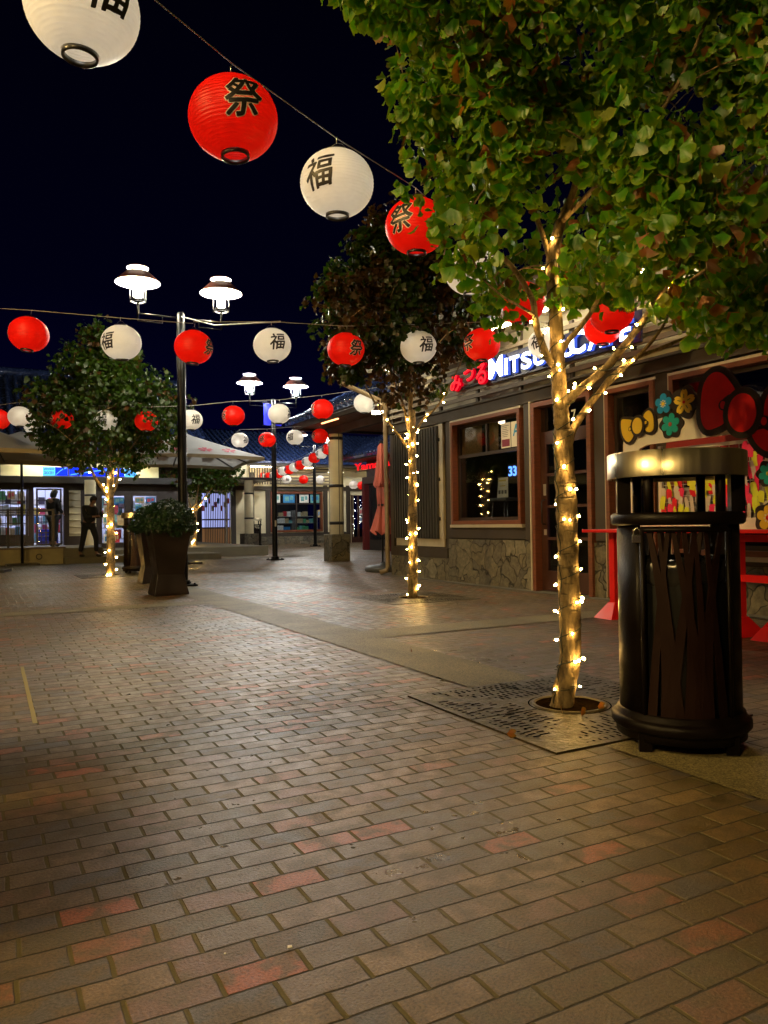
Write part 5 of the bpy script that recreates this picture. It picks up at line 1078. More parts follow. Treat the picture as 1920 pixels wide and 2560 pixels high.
flower(1700,1400,110,TEA,6,YEL,'teal_flower'); flower(1700,1910,130,YEL,5,RED,'yellow_flower')
# lattice with tied paper tags behind the opening
t = T('tag_lattice', 'white lattice panel covered with paper tags behind the photo board opening', 'panel', (5.98,5.4,.905))
mb = MB(); mb.box(5.97,6.0,5.44,5.40,.906,1.72); mb.box(5.97,6.0,2.9,2.86,.906,1.72); mb.box(5.972,5.998,5.40,2.9,.94,.97); mb.box(5.972,5.998,5.40,2.9,1.66,1.69); t.part('frame', mb, WHB)
mb = MB()
for i in range(12): z = 1.0+i*.055; mb.tube([(5.985,5.40,z),(5.985,2.9,z)], .003, 5)
for i in range(24): v = 5.36-i*.103; mb.tube([(5.989,v,.97),(5.989,v,1.66)], .003, 5)
t.part('wires', mb, WHB)
mb = MB(); mb.box(6.0,6.012,5.40,3.4,.97,1.30); t.part('backing', mb, M('backing_grey', (.33,.31,.3), .6))
TG = {'hot pink': M('tag_pink', (.92,.025,.16), .55), 'lime yellow': M('tag_lime', (.80,.86,.05), .55), 'white': M('tag_white', (.72,.66,.64), .6), 'red': M('tag_red', (.85,.02,.05), .55)}
tagm = {}
for k, m_ in TG.items():
    for j, (w_, h) in enumerate(((.058,.13),(.068,.10),(.045,.16))):
        mb = MB(); n = 5; vs = []
        for i in range(n+1): f = i/n; vs += [(-.010*math.sin(f*2.2+j), -w_/2*(1 if i else .6), -h*f), (-.010*math.sin(f*2.4+j+.5), w_/2*(1 if i else .6), -h*f)]
        mb.add(vs, [(2*i,2*i+1,2*i+3,2*i+2) for i in range(n)], True); tagm[k,j] = mb.mesh('paper_tag', m_)
rt_ = random.Random(21)
for row in range(7):
    v = 5.36-rt_.random()*.03
    while v > 3.5:
        k = rt_.choice(['hot pink']*5+['lime yellow']*3+['white']*3+['red']*1); j = rt_.randrange(3)
        if row > 4 and v > 4.35 and rt_.random() < .75: v -= .07; continue
        if rt_.random() < .93:
            o = bpy.data.objects.new('paper_tag', tagm[k,j]); C.objects.link(o); z = 1.10+row*.088+rt_.uniform(-.02,.02)
            o.location = W(5.962-rt_.random()*.012, v, z+.03); o.rotation_euler = (rt_.uniform(-.25,.25), rt_.uniform(-.1,.05), GA+rt_.uniform(-.15,.15)); label(o, k+' paper tag tied to the lattice behind the red table', 'paper tag', k+' tags tied to the lattice')
        v -= rt_.uniform(.052,.08)
# red poster with a white spark in the cafe window beyond
pp = T('poster', 'dark red poster with a white spark behind the photo board opening', 'poster', (7.02,6.2,1.4))
mb = MB(); mb.prism(smooth([(-6.15,1.45),(-6.15,2.05),(-5.2,2.1),(-5.05,1.9),(-5.0,1.5),(-5.3,1.42)]), (7.0,0,0), (0,-1,0), (0,0,1), (-1,0,0), .006); s_ = pp.part('sheet', mb, M('poster_red', (.28,.012,.012), .5))
mb = MB()
for k in range(12): a = 2*PI*k/12; mb.bar((6.992,5.55-.03*math.cos(a),1.62+.03*math.sin(a)),(6.992,5.55-.14*math.cos(a),1.62+.14*math.sin(a)),.006)
pp.part('spark', mb, M('spark_white', (.5,.4,.38), .6), s_)
# ================= TREES
def barkmat(name, col, dark):
    m = bpy.data.materials.new(name); m.use_nodes = True; t, N, L = nt(m); b = N['Principled BSDF']
    tc = N.new('ShaderNodeTexCoord'); mp = N.new('ShaderNodeMapping'); mp.inputs['Scale'].default_value = (1,1,.35); L.new(tc.outputs['Object'], mp.inputs[0])
    n = N.new('ShaderNodeTexNoise'); n.inputs['Scale'].default_value = 38; n.inputs['Detail'].default_value = 8; n.inputs['Roughness'].default_value = .65; L.new(mp.outputs[0], n.inputs['Vector'])
    n2 = N.new('ShaderNodeTexNoise'); n2.inputs['Scale'].default_value = 7; n2.inputs['Detail'].default_value = 4; L.new(tc.outputs['Object'], n2.inputs['Vector'])
    mp3 = N.new('ShaderNodeMapping'); mp3.inputs['Scale'].default_value = (3,3,16); L.new(tc.outputs['Object'], mp3.inputs[0])
    n3 = N.new('ShaderNodeTexNoise'); n3.inputs['Scale'].default_value = 3; n3.inputs['Detail'].default_value = 4; L.new(mp3.outputs[0], n3.inputs['Vector'])
    cr = N.new('ShaderNodeValToRGB'); L.new(n.outputs[0], cr.inputs[0]); cr.color_ramp.elements[0].position = .34; cr.color_ramp.elements[0].color = (*dark,1); cr.color_ramp.elements[1].position = .58; cr.color_ramp.elements[1].color = (*col,1)
    k = N.new('ShaderNodeMapRange'); k.inputs[1].default_value = .3; k.inputs[2].default_value = .7; k.inputs[3].default_value = .65; k.inputs[4].default_value = 1.3; L.new(n2.outputs[0], k.inputs[0])
    k3 = N.new('ShaderNodeMapRange'); k3.inputs[1].default_value = .62; k3.inputs[2].default_value = .7; k3.inputs[3].default_value = 1; k3.inputs[4].default_value = .45; L.new(n3.outputs[0], k3.inputs[0])
    mu = N.new('ShaderNodeMath'); mu.operation = 'MULTIPLY'; L.new(k.outputs[0], mu.inputs[0]); L.new(k3.outputs[0], mu.inputs[1])
    s = N.new('ShaderNodeVectorMath'); s.operation = 'SCALE'; L.new(cr.outputs[0], s.inputs[0]); L.new(mu.outputs[0], s.inputs['Scale']); L.new(s.outputs[0], b.inputs['Base Color']); b.inputs['Roughness'].default_value = .75
    ad = N.new('ShaderNodeMath'); ad.operation = 'ADD'; L.new(n.outputs[0], ad.inputs[0]); L.new(k3.outputs[0], ad.inputs[1])
    bp = N.new('ShaderNodeBump'); bp.inputs['Strength'].default_value = 1; bp.inputs['Distance'].default_value = .014; L.new(ad.outputs[0], bp.inputs['Height']); L.new(bp.outputs[0], b.inputs['Normal'])
    return m
BARK = barkmat('ginkgo_bark', (.30,.215,.10), (.07,.045,.022))
def leafmat(name, rough=.36, tr=.38):
    m = bpy.data.materials.new(name); m.use_nodes = True; t, N, L = nt(m); b = N['Principled BSDF']
    a = N.new('ShaderNodeAttribute'); a.attribute_name = 'leaf_colour'; L.new(a.outputs['Color'], b.inputs['Base Color']); b.inputs['Roughness'].default_value = rough
    uv = N.new('ShaderNodeTexCoord'); wv = N.new('ShaderNodeTexNoise'); wv.inputs['Scale'].default_value = 160; L.new(uv.outputs['Object'], wv.inputs['Vector'])
    bp = N.new('ShaderNodeBump'); bp.inputs['Strength'].default_value = .25; bp.inputs['Distance'].default_value = .002; L.new(wv.outputs[0], bp.inputs['Height']); L.new(bp.outputs[0], b.inputs['Normal'])
    T_ = N.new('ShaderNodeBsdfTranslucent'); br = N.new('ShaderNodeVectorMath'); br.operation = 'MULTIPLY'; br.inputs[1].default_value = (1.5,1.5,.5); L.new(a.outputs['Color'], br.inputs[0]); L.new(br.outputs[0], T_.inputs[0])
    ms = N.new('ShaderNodeMixShader'); ms.inputs[0].default_value = tr; L.new(b.outputs[0], ms.inputs[1]); L.new(T_.outputs[0], ms.inputs[2]); L.new(ms.outputs[0], N['Material Output'].inputs[0])
    return m
LEAF = leafmat('ginkgo_leaf', .42, .42)
def crownmesh(name, P, OUT, size, seed, brown=.05, hang=.75, dark=1.0, lowpoly=False):
    """fan-shaped leaves: P positions, OUT outward directions"""
    r = np.random.default_rng(seed); n = len(P)
    axis = OUT*.55 + np.array([0,0,-hang]) + r.normal(size=(n,3))*.42; axis /= np.linalg.norm(axis,axis=1)[:,None]
    nrm = OUT*.9 + np.array([0,0,.45]) + r.normal(size=(n,3))*.5; nrm -= axis*(nrm*axis).sum(1)[:,None]; nrm /= np.linalg.norm(nrm,axis=1)[:,None]+1e-9
    side = np.cross(axis, nrm); s = size*(.55+.6*r.random(n))
    if lowpoly: prof = [(-.5,.62,0),(-.22,.95,1),(0,.86,1),(.24,.97,1),(.5,.6,0)]
    else: prof = [(-.56,.50,.9),(-.46,.74,1),(-.30,.90,1),(-.14,.97,1),(-.02,.84,1),(.12,.98,1),(.30,.90,1),(.45,.74,1),(.56,.48,.9)]
    k = len(prof); curl = r.normal(size=n)*.22; bend = -.18+r.normal(size=n)*.18
    V = np.zeros((n, 2*k+1 if not lowpoly else k+1, 3)); V[:,0] = P
    def pt(x, y): return P + side*(x*s)[:,None] + axis*(y*s)[:,None] + nrm*((curl*x*2+bend*y*y+.52*(x*x))*s)[:,None]
    ruff = r.normal(size=(n,k))*.075
    for i, (x, y, _) in enumerate(prof):
        if not lowpoly: V[:,1+i] = pt(x*.62*np.ones(n), y*.62*np.ones(n)); V[:,1+k+i] = pt(x*(1+ruff[:,i]), y*(1+ruff[:,i])) + nrm*(ruff[:,i]*s)[:,None]
        else: V[:,1+i] = pt(x*(1+ruff[:,i]), y*(1+ruff[:,i]))
    m_ = V.shape[1]; V = V.reshape(-1,3)
    if lowpoly: base = [(0,i+1,i+2) for i in range(k-1)]; 
    else: base = [(0,i+1,i+2) for i in range(k-1)]+[(1+i,1+k+i,2+k+i) for i in range(k-1)]+[(1+i,2+k+i,2+i) for i in range(k-1)]
    F = (np.array(base)[None]+(np.arange(n)*m_)[:,None,None]).reshape(-1,3)
    me = bpy.data.meshes.new(name); me.vertices.add(len(V)); me.vertices.foreach_set('co', V.ravel())
    me.loops.add(F.size); me.loops.foreach_set('vertex_index', F.ravel().astype(np.int32)); me.polygons.add(len(F)); me.polygons.foreach_set('loop_start', np.arange(0,F.size,3,dtype=np.int32)); me.update(calc_edges=True)
    me.polygons.foreach_set('use_smooth', np.ones(len(F),dtype=bool))
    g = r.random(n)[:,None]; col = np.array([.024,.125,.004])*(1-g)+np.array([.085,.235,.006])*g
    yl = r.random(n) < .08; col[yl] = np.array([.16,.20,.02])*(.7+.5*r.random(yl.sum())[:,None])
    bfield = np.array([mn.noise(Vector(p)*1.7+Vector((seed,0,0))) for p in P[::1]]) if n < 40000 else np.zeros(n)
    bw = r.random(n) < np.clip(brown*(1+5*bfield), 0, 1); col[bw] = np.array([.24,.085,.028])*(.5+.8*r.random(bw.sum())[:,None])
    col *= dark  # factor below one paints shade into a crown to offset lamplight
    cc = np.ones((n, m_, 4)); cc[:,:,:3] = col[:,None,:]
    edge = np.array([.28,.30,.02])*dark
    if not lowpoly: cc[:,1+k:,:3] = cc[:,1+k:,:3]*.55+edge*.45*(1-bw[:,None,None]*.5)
    else: cc[:,1:,:3] = cc[:,1:,:3]*.8+edge*.2
    at = me.color_attributes.new('leaf_colour', 'FLOAT_COLOR', 'POINT'); at.data.foreach_set('color', cc.reshape(-1).astype(np.float32))
    me.materials.append(LEAF); return me
def curve(pts, sub=4):
    P = [Vector(p) for p in pts]; o = []
    for i in range(len(P)-1):
        p0, p1, p2, p3 = P[max(i-1,0)], P[i], P[i+1], P[min(i+2,len(P)-1)]
        for s_ in range(sub): f = s_/sub; o.append(.5*((2*p1)+(p2-p0)*f+(2*p0-5*p1+4*p2-p3)*f*f+(3*p1-p0-3*p2+p3)*f**3))
    return o+[P[-1]]
class Tree:
    def __init__(s, base, lab, group='ginkgo trees wrapped in string lights'):
        s.base = Vector(base); s.t = T('ginkgo_tree', lab, 'tree', base, group, grid=False); s.limbs = []; s.tw = MB(); s.mb = MB()
    def L(s, p): return Vector(p)-s.base
    def limb(s, pts, r0, r1, sub=5, seg=14, part=None):
        q = curve(pts, sub); n = len(q); rad = [r0+(r1-r0)*i/(n-1) for i in range(n)]
        rad = [r_*(1+.10*mn.noise(Vector((i*.55,r0*90,0)))) for i, r_ in enumerate(rad)]
        q2 = [p + Vector((mn.noise(p*3),mn.noise(p*3+Vector((9,0,0))),0))*rad[i]*.15 for i, p in enumerate(q)]
        if part: mb = MB(); mb.tube([s.L(p) for p in q2], rad, seg, wob=.16); s.t.part(part, mb, BARK, local=True)
        else: s.mb.tube([s.L(p) for p in q2], rad, seg, wob=.16)
        s.limbs.append((q2, rad)); return q2
    def twigs(s, centers, r=.008):
        allp = [p for q, _ in s.limbs for p in q[2:] if (p-s.base).z > 1.9]
        for c in centers:
            b = min(allp, key=lambda p: (p-c).length + max(0,p.z-c.z)*.6); d = (c-b).length
            if d < .05: continue
            m_ = b.lerp(c, .5)+Vector((0,0,.10*d)); s.tw.tube([s.L(p) for p in curve([b,m_,c],3)], [r*(1-.6*i/6) for i in range(7)], 5, cap=False)
            allp += [m_, c] 
    def finish(s, me):
        s.t.part('twigs', s.tw, BARK, local=True); o = bpy.data.objects.new('crown', me); C.objects.link(o); o.parent = s.t.e
def inpoly(x, y, P):
    c = False; j = len(P)-1
    for i in range(len(P)):
        if (P[i][1] > y) != (P[j][1] > y) and x < (P[j][0]-P[i][0])*(y-P[i][1])/(P[j][1]-P[i][1])+P[i][0]: c = not c
        j = i
    return c
# ---- nearest tree
B0 = W(2.78, 3.22, 0.0); bY = B0.y
T1 = Tree(tuple(B0), 'nearest ginkgo tree, crown filling the upper right, trunk wrapped in warm lights')
def dp(x, y, Y=None): return onY(x*D, y*D, bY if Y is None else Y)
tr = T1.limb([B0+Vector((0,0,-.02)), dp(1231,1400), dp(1227,1200), dp(1221,1050), dp(1214,930)], .060, .052, part='trunk', sub=12, seg=20)
tr2 = T1.limb([dp(1214,930), dp(1209,860), dp(1204,760), dp(1196,640), dp(1192,560,bY+.05), dp(1212,480,bY+.1)], .044, .030, part='trunk', sub=12, seg=18)
limbs1 = [
 ([dp(1218,960),dp(1219,880,bY-.02),dp(1254,840,bY-.10),dp(1305,798,bY-.22),dp(1352,742,bY-.36),dp(1392,690,bY-.48),dp(1425,640,bY-.58),dp(1458,585,bY-.66),dp(1490,520,bY-.7),dp(1530,440,bY-.7)], .026,.009),
 ([dp(1222,985),dp(1237,930,bY+.02),dp(1264,885,bY+.05),dp(1293,850,bY+.08),dp(1320,815,bY+.12),dp(1370,775,bY+.2),dp(1420,755,bY+.3),dp(1500,720,bY+.4),dp(1600,660,bY+.5)], .023,.007),
 ([dp(1293,850,bY+.08),dp(1345,800,bY+.15),dp(1410,735,bY+.25),dp(1450,670,bY+.35),dp(1500,560,bY+.4)], .013,.006),
 ([dp(1207,800),dp(1180,765,bY-.02),dp(1163,720,bY-.05),dp(1155,680,bY-.08),dp(1147,640,bY-.1),dp(1105,575,bY-.15),dp(1062,535,bY-.2),dp(1030,490,bY-.22),dp(1005,455,bY-.25),dp(960,460,bY-.25)], .023,.006),
 ([dp(1206,770),dp(1228,735,bY+.05),dp(1258,700,bY+.12),dp(1290,650,bY+.2),dp(1320,560,bY+.3),dp(1370,430,bY+.4),dp(1440,300,bY+.5)], .019,.006),
 ([dp(1212,480,bY+.1),dp(1240,410,bY+.1),dp(1272,300,bY),dp(1292,180,bY-.05),dp(1298,60,bY-.1),dp(1305,-120,bY)], .024,.008),
 ([dp(1196,590,bY),dp(1170,500,bY+.1),dp(1120,380,bY+.2),dp(1060,250,bY+.25),dp(1000,120,bY+.3),dp(930,-60,bY+.3)], .018,.006),
 ([dp(1212,480,bY+.1),dp(1290,400,bY-.3),dp(1400,280,bY-.5),dp(1480,150,bY-.6),dp(1560,-40,bY-.6)], .016,.006),
 ([dp(1155,680,bY-.08),dp(1120,660,bY-.2),dp(1085,640,bY-.3),dp(1040,600,bY-.4)], .009,.004),
 ([dp(1272,300,bY),dp(1180,200,bY-.4),dp(1080,130,bY-.6),dp(960,100,bY-.7)], .012,.005),
 ([dp(1425,640,bY-.58),dp(1500,600,bY-.6),dp(1600,520,bY-.5),dp(1700,420,bY-.5)], .011,.005)]
for p, a, b in limbs1: T1.limb(p, a, b, seg=10, part='limb')
poly1 = [(720,-30),(760,30),(850,75),(905,120),(940,165),(870,185),(835,215),(850,245),(895,290),(915,330),(900,368),(860,378),(852,405),(905,440),(915,470),(880,520),(905,560),(960,580),(1010,632),(1030,668),(1085,700),(1110,668),(1150,640),(1180,640),(1240,640),(1275,690),(1310,668),(1370,670),(1400,640),(1440,655),(1478,690),(1505,715),(1555,735),(1605,728),(1640,752),(1760,760),(1900,600),(1900,-300),(700,-300)]
rr1 = random.Random(5); CEN = []; tries = 0
holes = [(1500,215,70,52),(870,140,55,32),(960,395,42,20),(1610,330,50,26),(1555,60,26,40),(1230,715,60,30)]
while len(CEN) < 500 and tries < 20000:
    tries += 1; x = rr1.uniform(700,1880); y = rr1.uniform(-280,775)
    if not inpoly(x, y, poly1): continue
    Y = bY + rr1.uniform(-1.05,1.25)
    if any(((x-hx)/(a*1.15))**2+((y-hy)/(b*1.15))**2 < 1 for hx, hy, a, b in holes): continue
    if not inpoly(x-12, y+14, poly1) or not inpoly(x+8, y+22, poly1): 
        if rr1.random() < .6: continue
    c = dp(x, y, Y)
    if c.z < 1.98 or (c-(B0+Vector((0,0,3.2)))).length > 2.35: continue
    # leave some clearings so clumps separate
    if mn.noise(c*2.1) < .06: continue
    CEN.append(c)
for _ in range(60):
    x, y = rr1.uniform(1440,1760), rr1.uniform(560,735); c = dp(x, y, bY+rr1.uniform(-.5,.9))
    if inpoly(x, y+6, poly1) and mn.noise(c*2.6) > -.1: CEN.append(c)
rg = np.random.default_rng(12); Pn, On = [], []
for c in CEN:
    k = rg.integers(24,38); d = rg.normal(size=(k,3)); d /= np.linalg.norm(d,axis=1)[:,None]; rad = .055+.10*rg.random(k)
    p = np.array(c)+d*rad[:,None]*np.array([1.1,1.1,.9]); ax = np.array(c-(B0+Vector((0,0,3.1)))); ax /= np.linalg.norm(ax)
    Pn.append(p); On.append(d*.75+ax*.45)
Pn = np.concatenate(Pn); On = np.concatenate(On)
# silhouette clearing: real gaps in the crown
T1.twigs(CEN[::2], .0055)
T1.finish(crownmesh('crown', Pn-np.array(B0), On, .073, 3, brown=.055))
# ---- other trees: ovoid crowns made of clumps
def dome(center, rad, n, seed, shape=1.5, cut=None):
    r = random.Random(seed); o = []
    while len(o) < n:
        d = Vector((r.gauss(0,1),r.gauss(0,1),r.gauss(0,1))).normalized(); k = r.random()**.34*(1+.22*mn.noise(d*5+Vector((0,seed,0))))
        p = Vector((d.x*rad[0],d.y*rad[1],d.z*rad[2]))*k*(1+.22*mn.noise(d*2.1+Vector((seed,0,0))))
        if p.z < 0: p.x *= 1-.0*p.z; 
        taper = max(.3, 1-shape*max(0,p.z/rad[2])*.42); p.x *= taper; p.y *= taper
        if mn.noise(p*1.6+Vector((seed*3,0,0))) < -.22: continue
        o.append(Vector(center)+p)
    return o
def ovtree(base, lab, top, center, rad, n, seed, leaf, per, limbs, r0, brown=.05, dark=1.0, lean=(0,0), zsplit=1.8, clump=.15):
    t = Tree(tuple(base), lab); b = Vector(base); s_ = Vector((lean[0],lean[1],0))
    t.limb([b+Vector((0,0,-.02)), b+s_*.4+Vector((0,0,zsplit*.5)), b+s_*.8+Vector((0,0,zsplit)) , b+s_+Vector((0,0,zsplit*1.25))], r0, r0*.72, part='trunk')
    for l in limbs: t.limb([b+Vector(p) for p in l[0]], l[1], l[2], seg=8, part='limb')
    cen = dome(center, rad, n, seed); rg = np.random.default_rng(seed); P_, O_ = [], []
    for c in cen:
        k = rg.integers(per[0],per[1]); d = rg.normal(size=(k,3)); d /= np.linalg.norm(d,axis=1)[:,None]
        P_.append(np.array(c)+d*(clump*(.4+.6*rg.random(k)))[:,None]); ax = np.array(c-Vector(center)); ax /= np.linalg.norm(ax)+1e-6; O_.append(d*.7+ax*.6)
    t.twigs(cen[::5], .008); P_ = np.concatenate(P_); O_ = np.concatenate(O_)
    t.finish(crownmesh('crown', P_-np.array(b), O_, leaf, seed, brown=brown, dark=dark, lowpoly=True)); return t
B2 = W(5.13,8.86,0)
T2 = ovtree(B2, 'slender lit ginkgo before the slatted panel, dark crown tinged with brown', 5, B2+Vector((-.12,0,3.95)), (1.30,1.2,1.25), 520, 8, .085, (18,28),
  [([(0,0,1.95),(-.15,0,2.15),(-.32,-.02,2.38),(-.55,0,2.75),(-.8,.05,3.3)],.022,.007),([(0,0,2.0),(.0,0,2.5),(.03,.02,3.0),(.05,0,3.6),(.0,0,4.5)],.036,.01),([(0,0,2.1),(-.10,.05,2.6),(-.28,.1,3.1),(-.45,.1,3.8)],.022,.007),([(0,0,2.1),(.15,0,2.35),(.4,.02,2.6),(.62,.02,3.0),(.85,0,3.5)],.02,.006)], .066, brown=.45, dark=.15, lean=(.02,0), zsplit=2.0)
B3 = W(2.46,16.62,0)
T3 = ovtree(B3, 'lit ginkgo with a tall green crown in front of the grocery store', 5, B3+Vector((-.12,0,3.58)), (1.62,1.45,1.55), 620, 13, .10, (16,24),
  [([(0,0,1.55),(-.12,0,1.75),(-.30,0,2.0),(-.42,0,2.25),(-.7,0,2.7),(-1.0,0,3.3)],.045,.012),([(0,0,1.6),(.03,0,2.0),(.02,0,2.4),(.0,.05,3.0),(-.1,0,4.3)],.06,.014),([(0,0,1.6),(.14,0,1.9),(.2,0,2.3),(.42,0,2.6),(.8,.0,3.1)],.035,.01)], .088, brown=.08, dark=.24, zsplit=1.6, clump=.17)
B4 = W(6.87,27.25,0)
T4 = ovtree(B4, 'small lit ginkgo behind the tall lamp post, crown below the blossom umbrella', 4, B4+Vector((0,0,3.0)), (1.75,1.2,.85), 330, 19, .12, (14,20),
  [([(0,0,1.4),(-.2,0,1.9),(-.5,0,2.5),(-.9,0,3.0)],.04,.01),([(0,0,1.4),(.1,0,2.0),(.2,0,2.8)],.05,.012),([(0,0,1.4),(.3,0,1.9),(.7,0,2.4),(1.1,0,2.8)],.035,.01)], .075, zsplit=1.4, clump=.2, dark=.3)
# ---- small plant by the far door
pt_ = T('potted_plant', 'leafy potted plant beside the far glass door', 'plant', (19.6,V1-1.2,0))
mb = MB(); mb.lathe([(.16,0),(.22,.4),(.2,.4),(.18,.36)], (19.6,V1-1.2,0), 20); pt_.part('pot', mb, PALE); pt_.part('foliage', leafbush('f', (19.6,V1-1.2,.95), (.45,.45,.6), 700, .08, BUSH, None, 31), BUSH)
# ================= STRING LIGHTS
FB = glow('fairy_bulb', (1,.58,.15), 115); CORD = M('green_cord', (.012,.022,.014), .5)
bme = MB().lathe([(.0005,-.010),(.006,-.006),(.0085,.002),(.006,.010),(.0005,.014)], seg=8).mesh('bulb', FB)
bsock = MB().lathe([(.004,.0),(.0055,.004),(.0055,.018),(.0005,.020)], seg=6).mesh('socket', CORD)
rl = random.Random(77); nbulbs = 0
def garland(lab, paths, pitch, step, bs=1.0, rad_extra=.004, cr=.0028, hi=100):
    """cord wound round each (points, radii) path with bulbs every `step` metres"""
    e = None; cnt = 0; org = paths[0][0][0]
    t = T('string_lights', lab, 'string lights', org, 'string lights wound on the trees', grid=False)
    for (pts, rad) in paths:
        seglen = [0]; 
        for a, b in zip(pts, pts[1:]): seglen.append(seglen[-1]+(b-a).length)
        tot = seglen[-1]; q = []; m_ = max(8, int(tot/pitch*12)); ph = rl.random()*6
        for i in range(m_+1):
            d = tot*i/m_; j = max(0, min(len(pts)-2, next((k for k in range(len(seglen)-1) if seglen[k+1] >= d), len(pts)-2))); f = (d-seglen[j])/max(1e-6, seglen[j+1]-seglen[j])
            c = pts[j].lerp(pts[j+1], f); r_ = rad[j]+(rad[j+1]-rad[j])*f+rad_extra; ax = (pts[j+1]-pts[j]).normalized(); x = ax.orthogonal().normalized()
            if i == 0: x0 = x
            x = (x0-ax*x0.dot(ax)).normalized(); x0 = x; y = ax.cross(x); a = ph+2*PI*d/pitch+.7*mn.noise(Vector((d*3,ph,0)))
            q.append((c+(x*math.cos(a)+y*math.sin(a))*r_, (x*math.cos(a)+y*math.sin(a))))
        mb = MB(); mb.tube([p-org for p, _ in q], cr, 5, cap=False); t.part('cord', mb, CORD, local=True)
        acc = 0; nxt = step*rl.random()
        for (a, na), (b, nb) in zip(q, q[1:]):
            acc += (b-a).length
            if acc >= nxt and cnt < hi:
                nxt = acc+step*rl.choice((.25,.6,1,1.3,1.7)); cnt += 1
                o = bpy.data.objects.new('bulb', bme); C.objects.link(o); o.parent = t.e; out = (nb+Vector((rl.gauss(0,.5),rl.gauss(0,.5),rl.gauss(0,.5)))).normalized(); p = b+out*(.017*bs); o.location = p-org
                o.rotation_mode = 'QUATERNION'; o.rotation_quaternion = out.to_track_quat('Z','Y'); o.scale = (bs*rl.uniform(.7,1.15),)*3
                if bs < 1.2: s_ = bpy.data.objects.new('socket', bsock); C.objects.link(s_); s_.parent = o; s_.location = (0,0,-.026)
    return t
def sub(path, f0, f1): n = len(path[0]); a, b = int(n*f0), max(int(n*f1), int(n*f0)+2); return (path[0][a:b], path[1][a:b])
L1 = T1.limbs
garland('warm string lights spiralling up the nearest trunk and its limbs', [L1[0], L1[1], sub(L1[2],.15,.85), sub(L1[3],.15,.62), sub(L1[5],0,.35)], .15, .115, .78)
# loose cord hanging down the camera side of the trunk
mb = MB(); q = [p+Vector((-.052,-.03,0))+Vector((.008*math.sin(i*1.3),0,0)) for i, p in enumerate(L1[0][0])]; mb.tube([p-L1[0][0][0] for p in q], .003, 5, cap=False)
single('power_cord', MB().add([tuple(Vector(v)) for v in mb.v], mb.f, True), CORD, 'dark green cord running straight down the left side of the nearest trunk', 'cord', org=(0,0,0), grid=False).location = L1[0][0][0]
garland('warm string lights on the slender tree before the slatted panel', [L_ for L_ in T2.limbs[:1]]+[sub(T2.limbs[1],.1,.75), sub(T2.limbs[2],0,.3), sub(T2.limbs[4],.1,.65)], .19, .17, 1.25)
garland('warm string lights on the left tree before the grocery store', T3.limbs[:1]+[sub(T3.limbs[1],.1,.75), sub(T3.limbs[2],0,.5), sub(T3.limbs[3],.1,.4)], .26, .20, 1.8, cr=.004)
garland('warm string lights on the small tree behind the tall lamp post', T4.limbs[:1]+[sub(T4.limbs[2],0,.5), sub(T4.limbs[3],0,.5)], .28, .24, 2.4, cr=.004)
# ================= PEOPLE
def skin(name, nodes, edges, mat, parent, sub_=2, root=0):
    me = bpy.data.meshes.new(name); me.from_pydata([n[0] for n in nodes], edges, []); o = bpy.data.objects.new(name, me); C.objects.link(o); o.parent = parent
    o.modifiers.new('skin', 'SKIN'); 
    if not me.skin_vertices: me.attributes  # layer is made by the modifier below
    bm = bmesh.new(); bm.from_mesh(me); ly = bm.verts.layers.skin.verify(); bm.verts.ensure_lookup_table()
    for i, n in enumerate(nodes):
        r_ = n[1]; bm.verts[i][ly].radius = (r_, r_) if not isinstance(r_, tuple) else r_; bm.verts[i][ly].use_root = (i == root)
    bm.to_mesh(me); bm.free(); s_ = o.modifiers.new('sub', 'SUBSURF'); s_.levels = s_.render_levels = sub_
    o.modifiers['skin'].use_smooth_shade = True; me.materials.append(mat); return o
SKIN = M('skin', (.20,.11,.07), .5); COAT = M('dark_jacket', (.005,.006,.008), .8, bump=.3, bs=40); JEAN = M('dark_jeans', (.005,.006,.010), .85); HAIR = M('dark_hair', (.008,.006,.005), .6); SHOE = M('dark_shoe', (.012,.011,.010), .6)
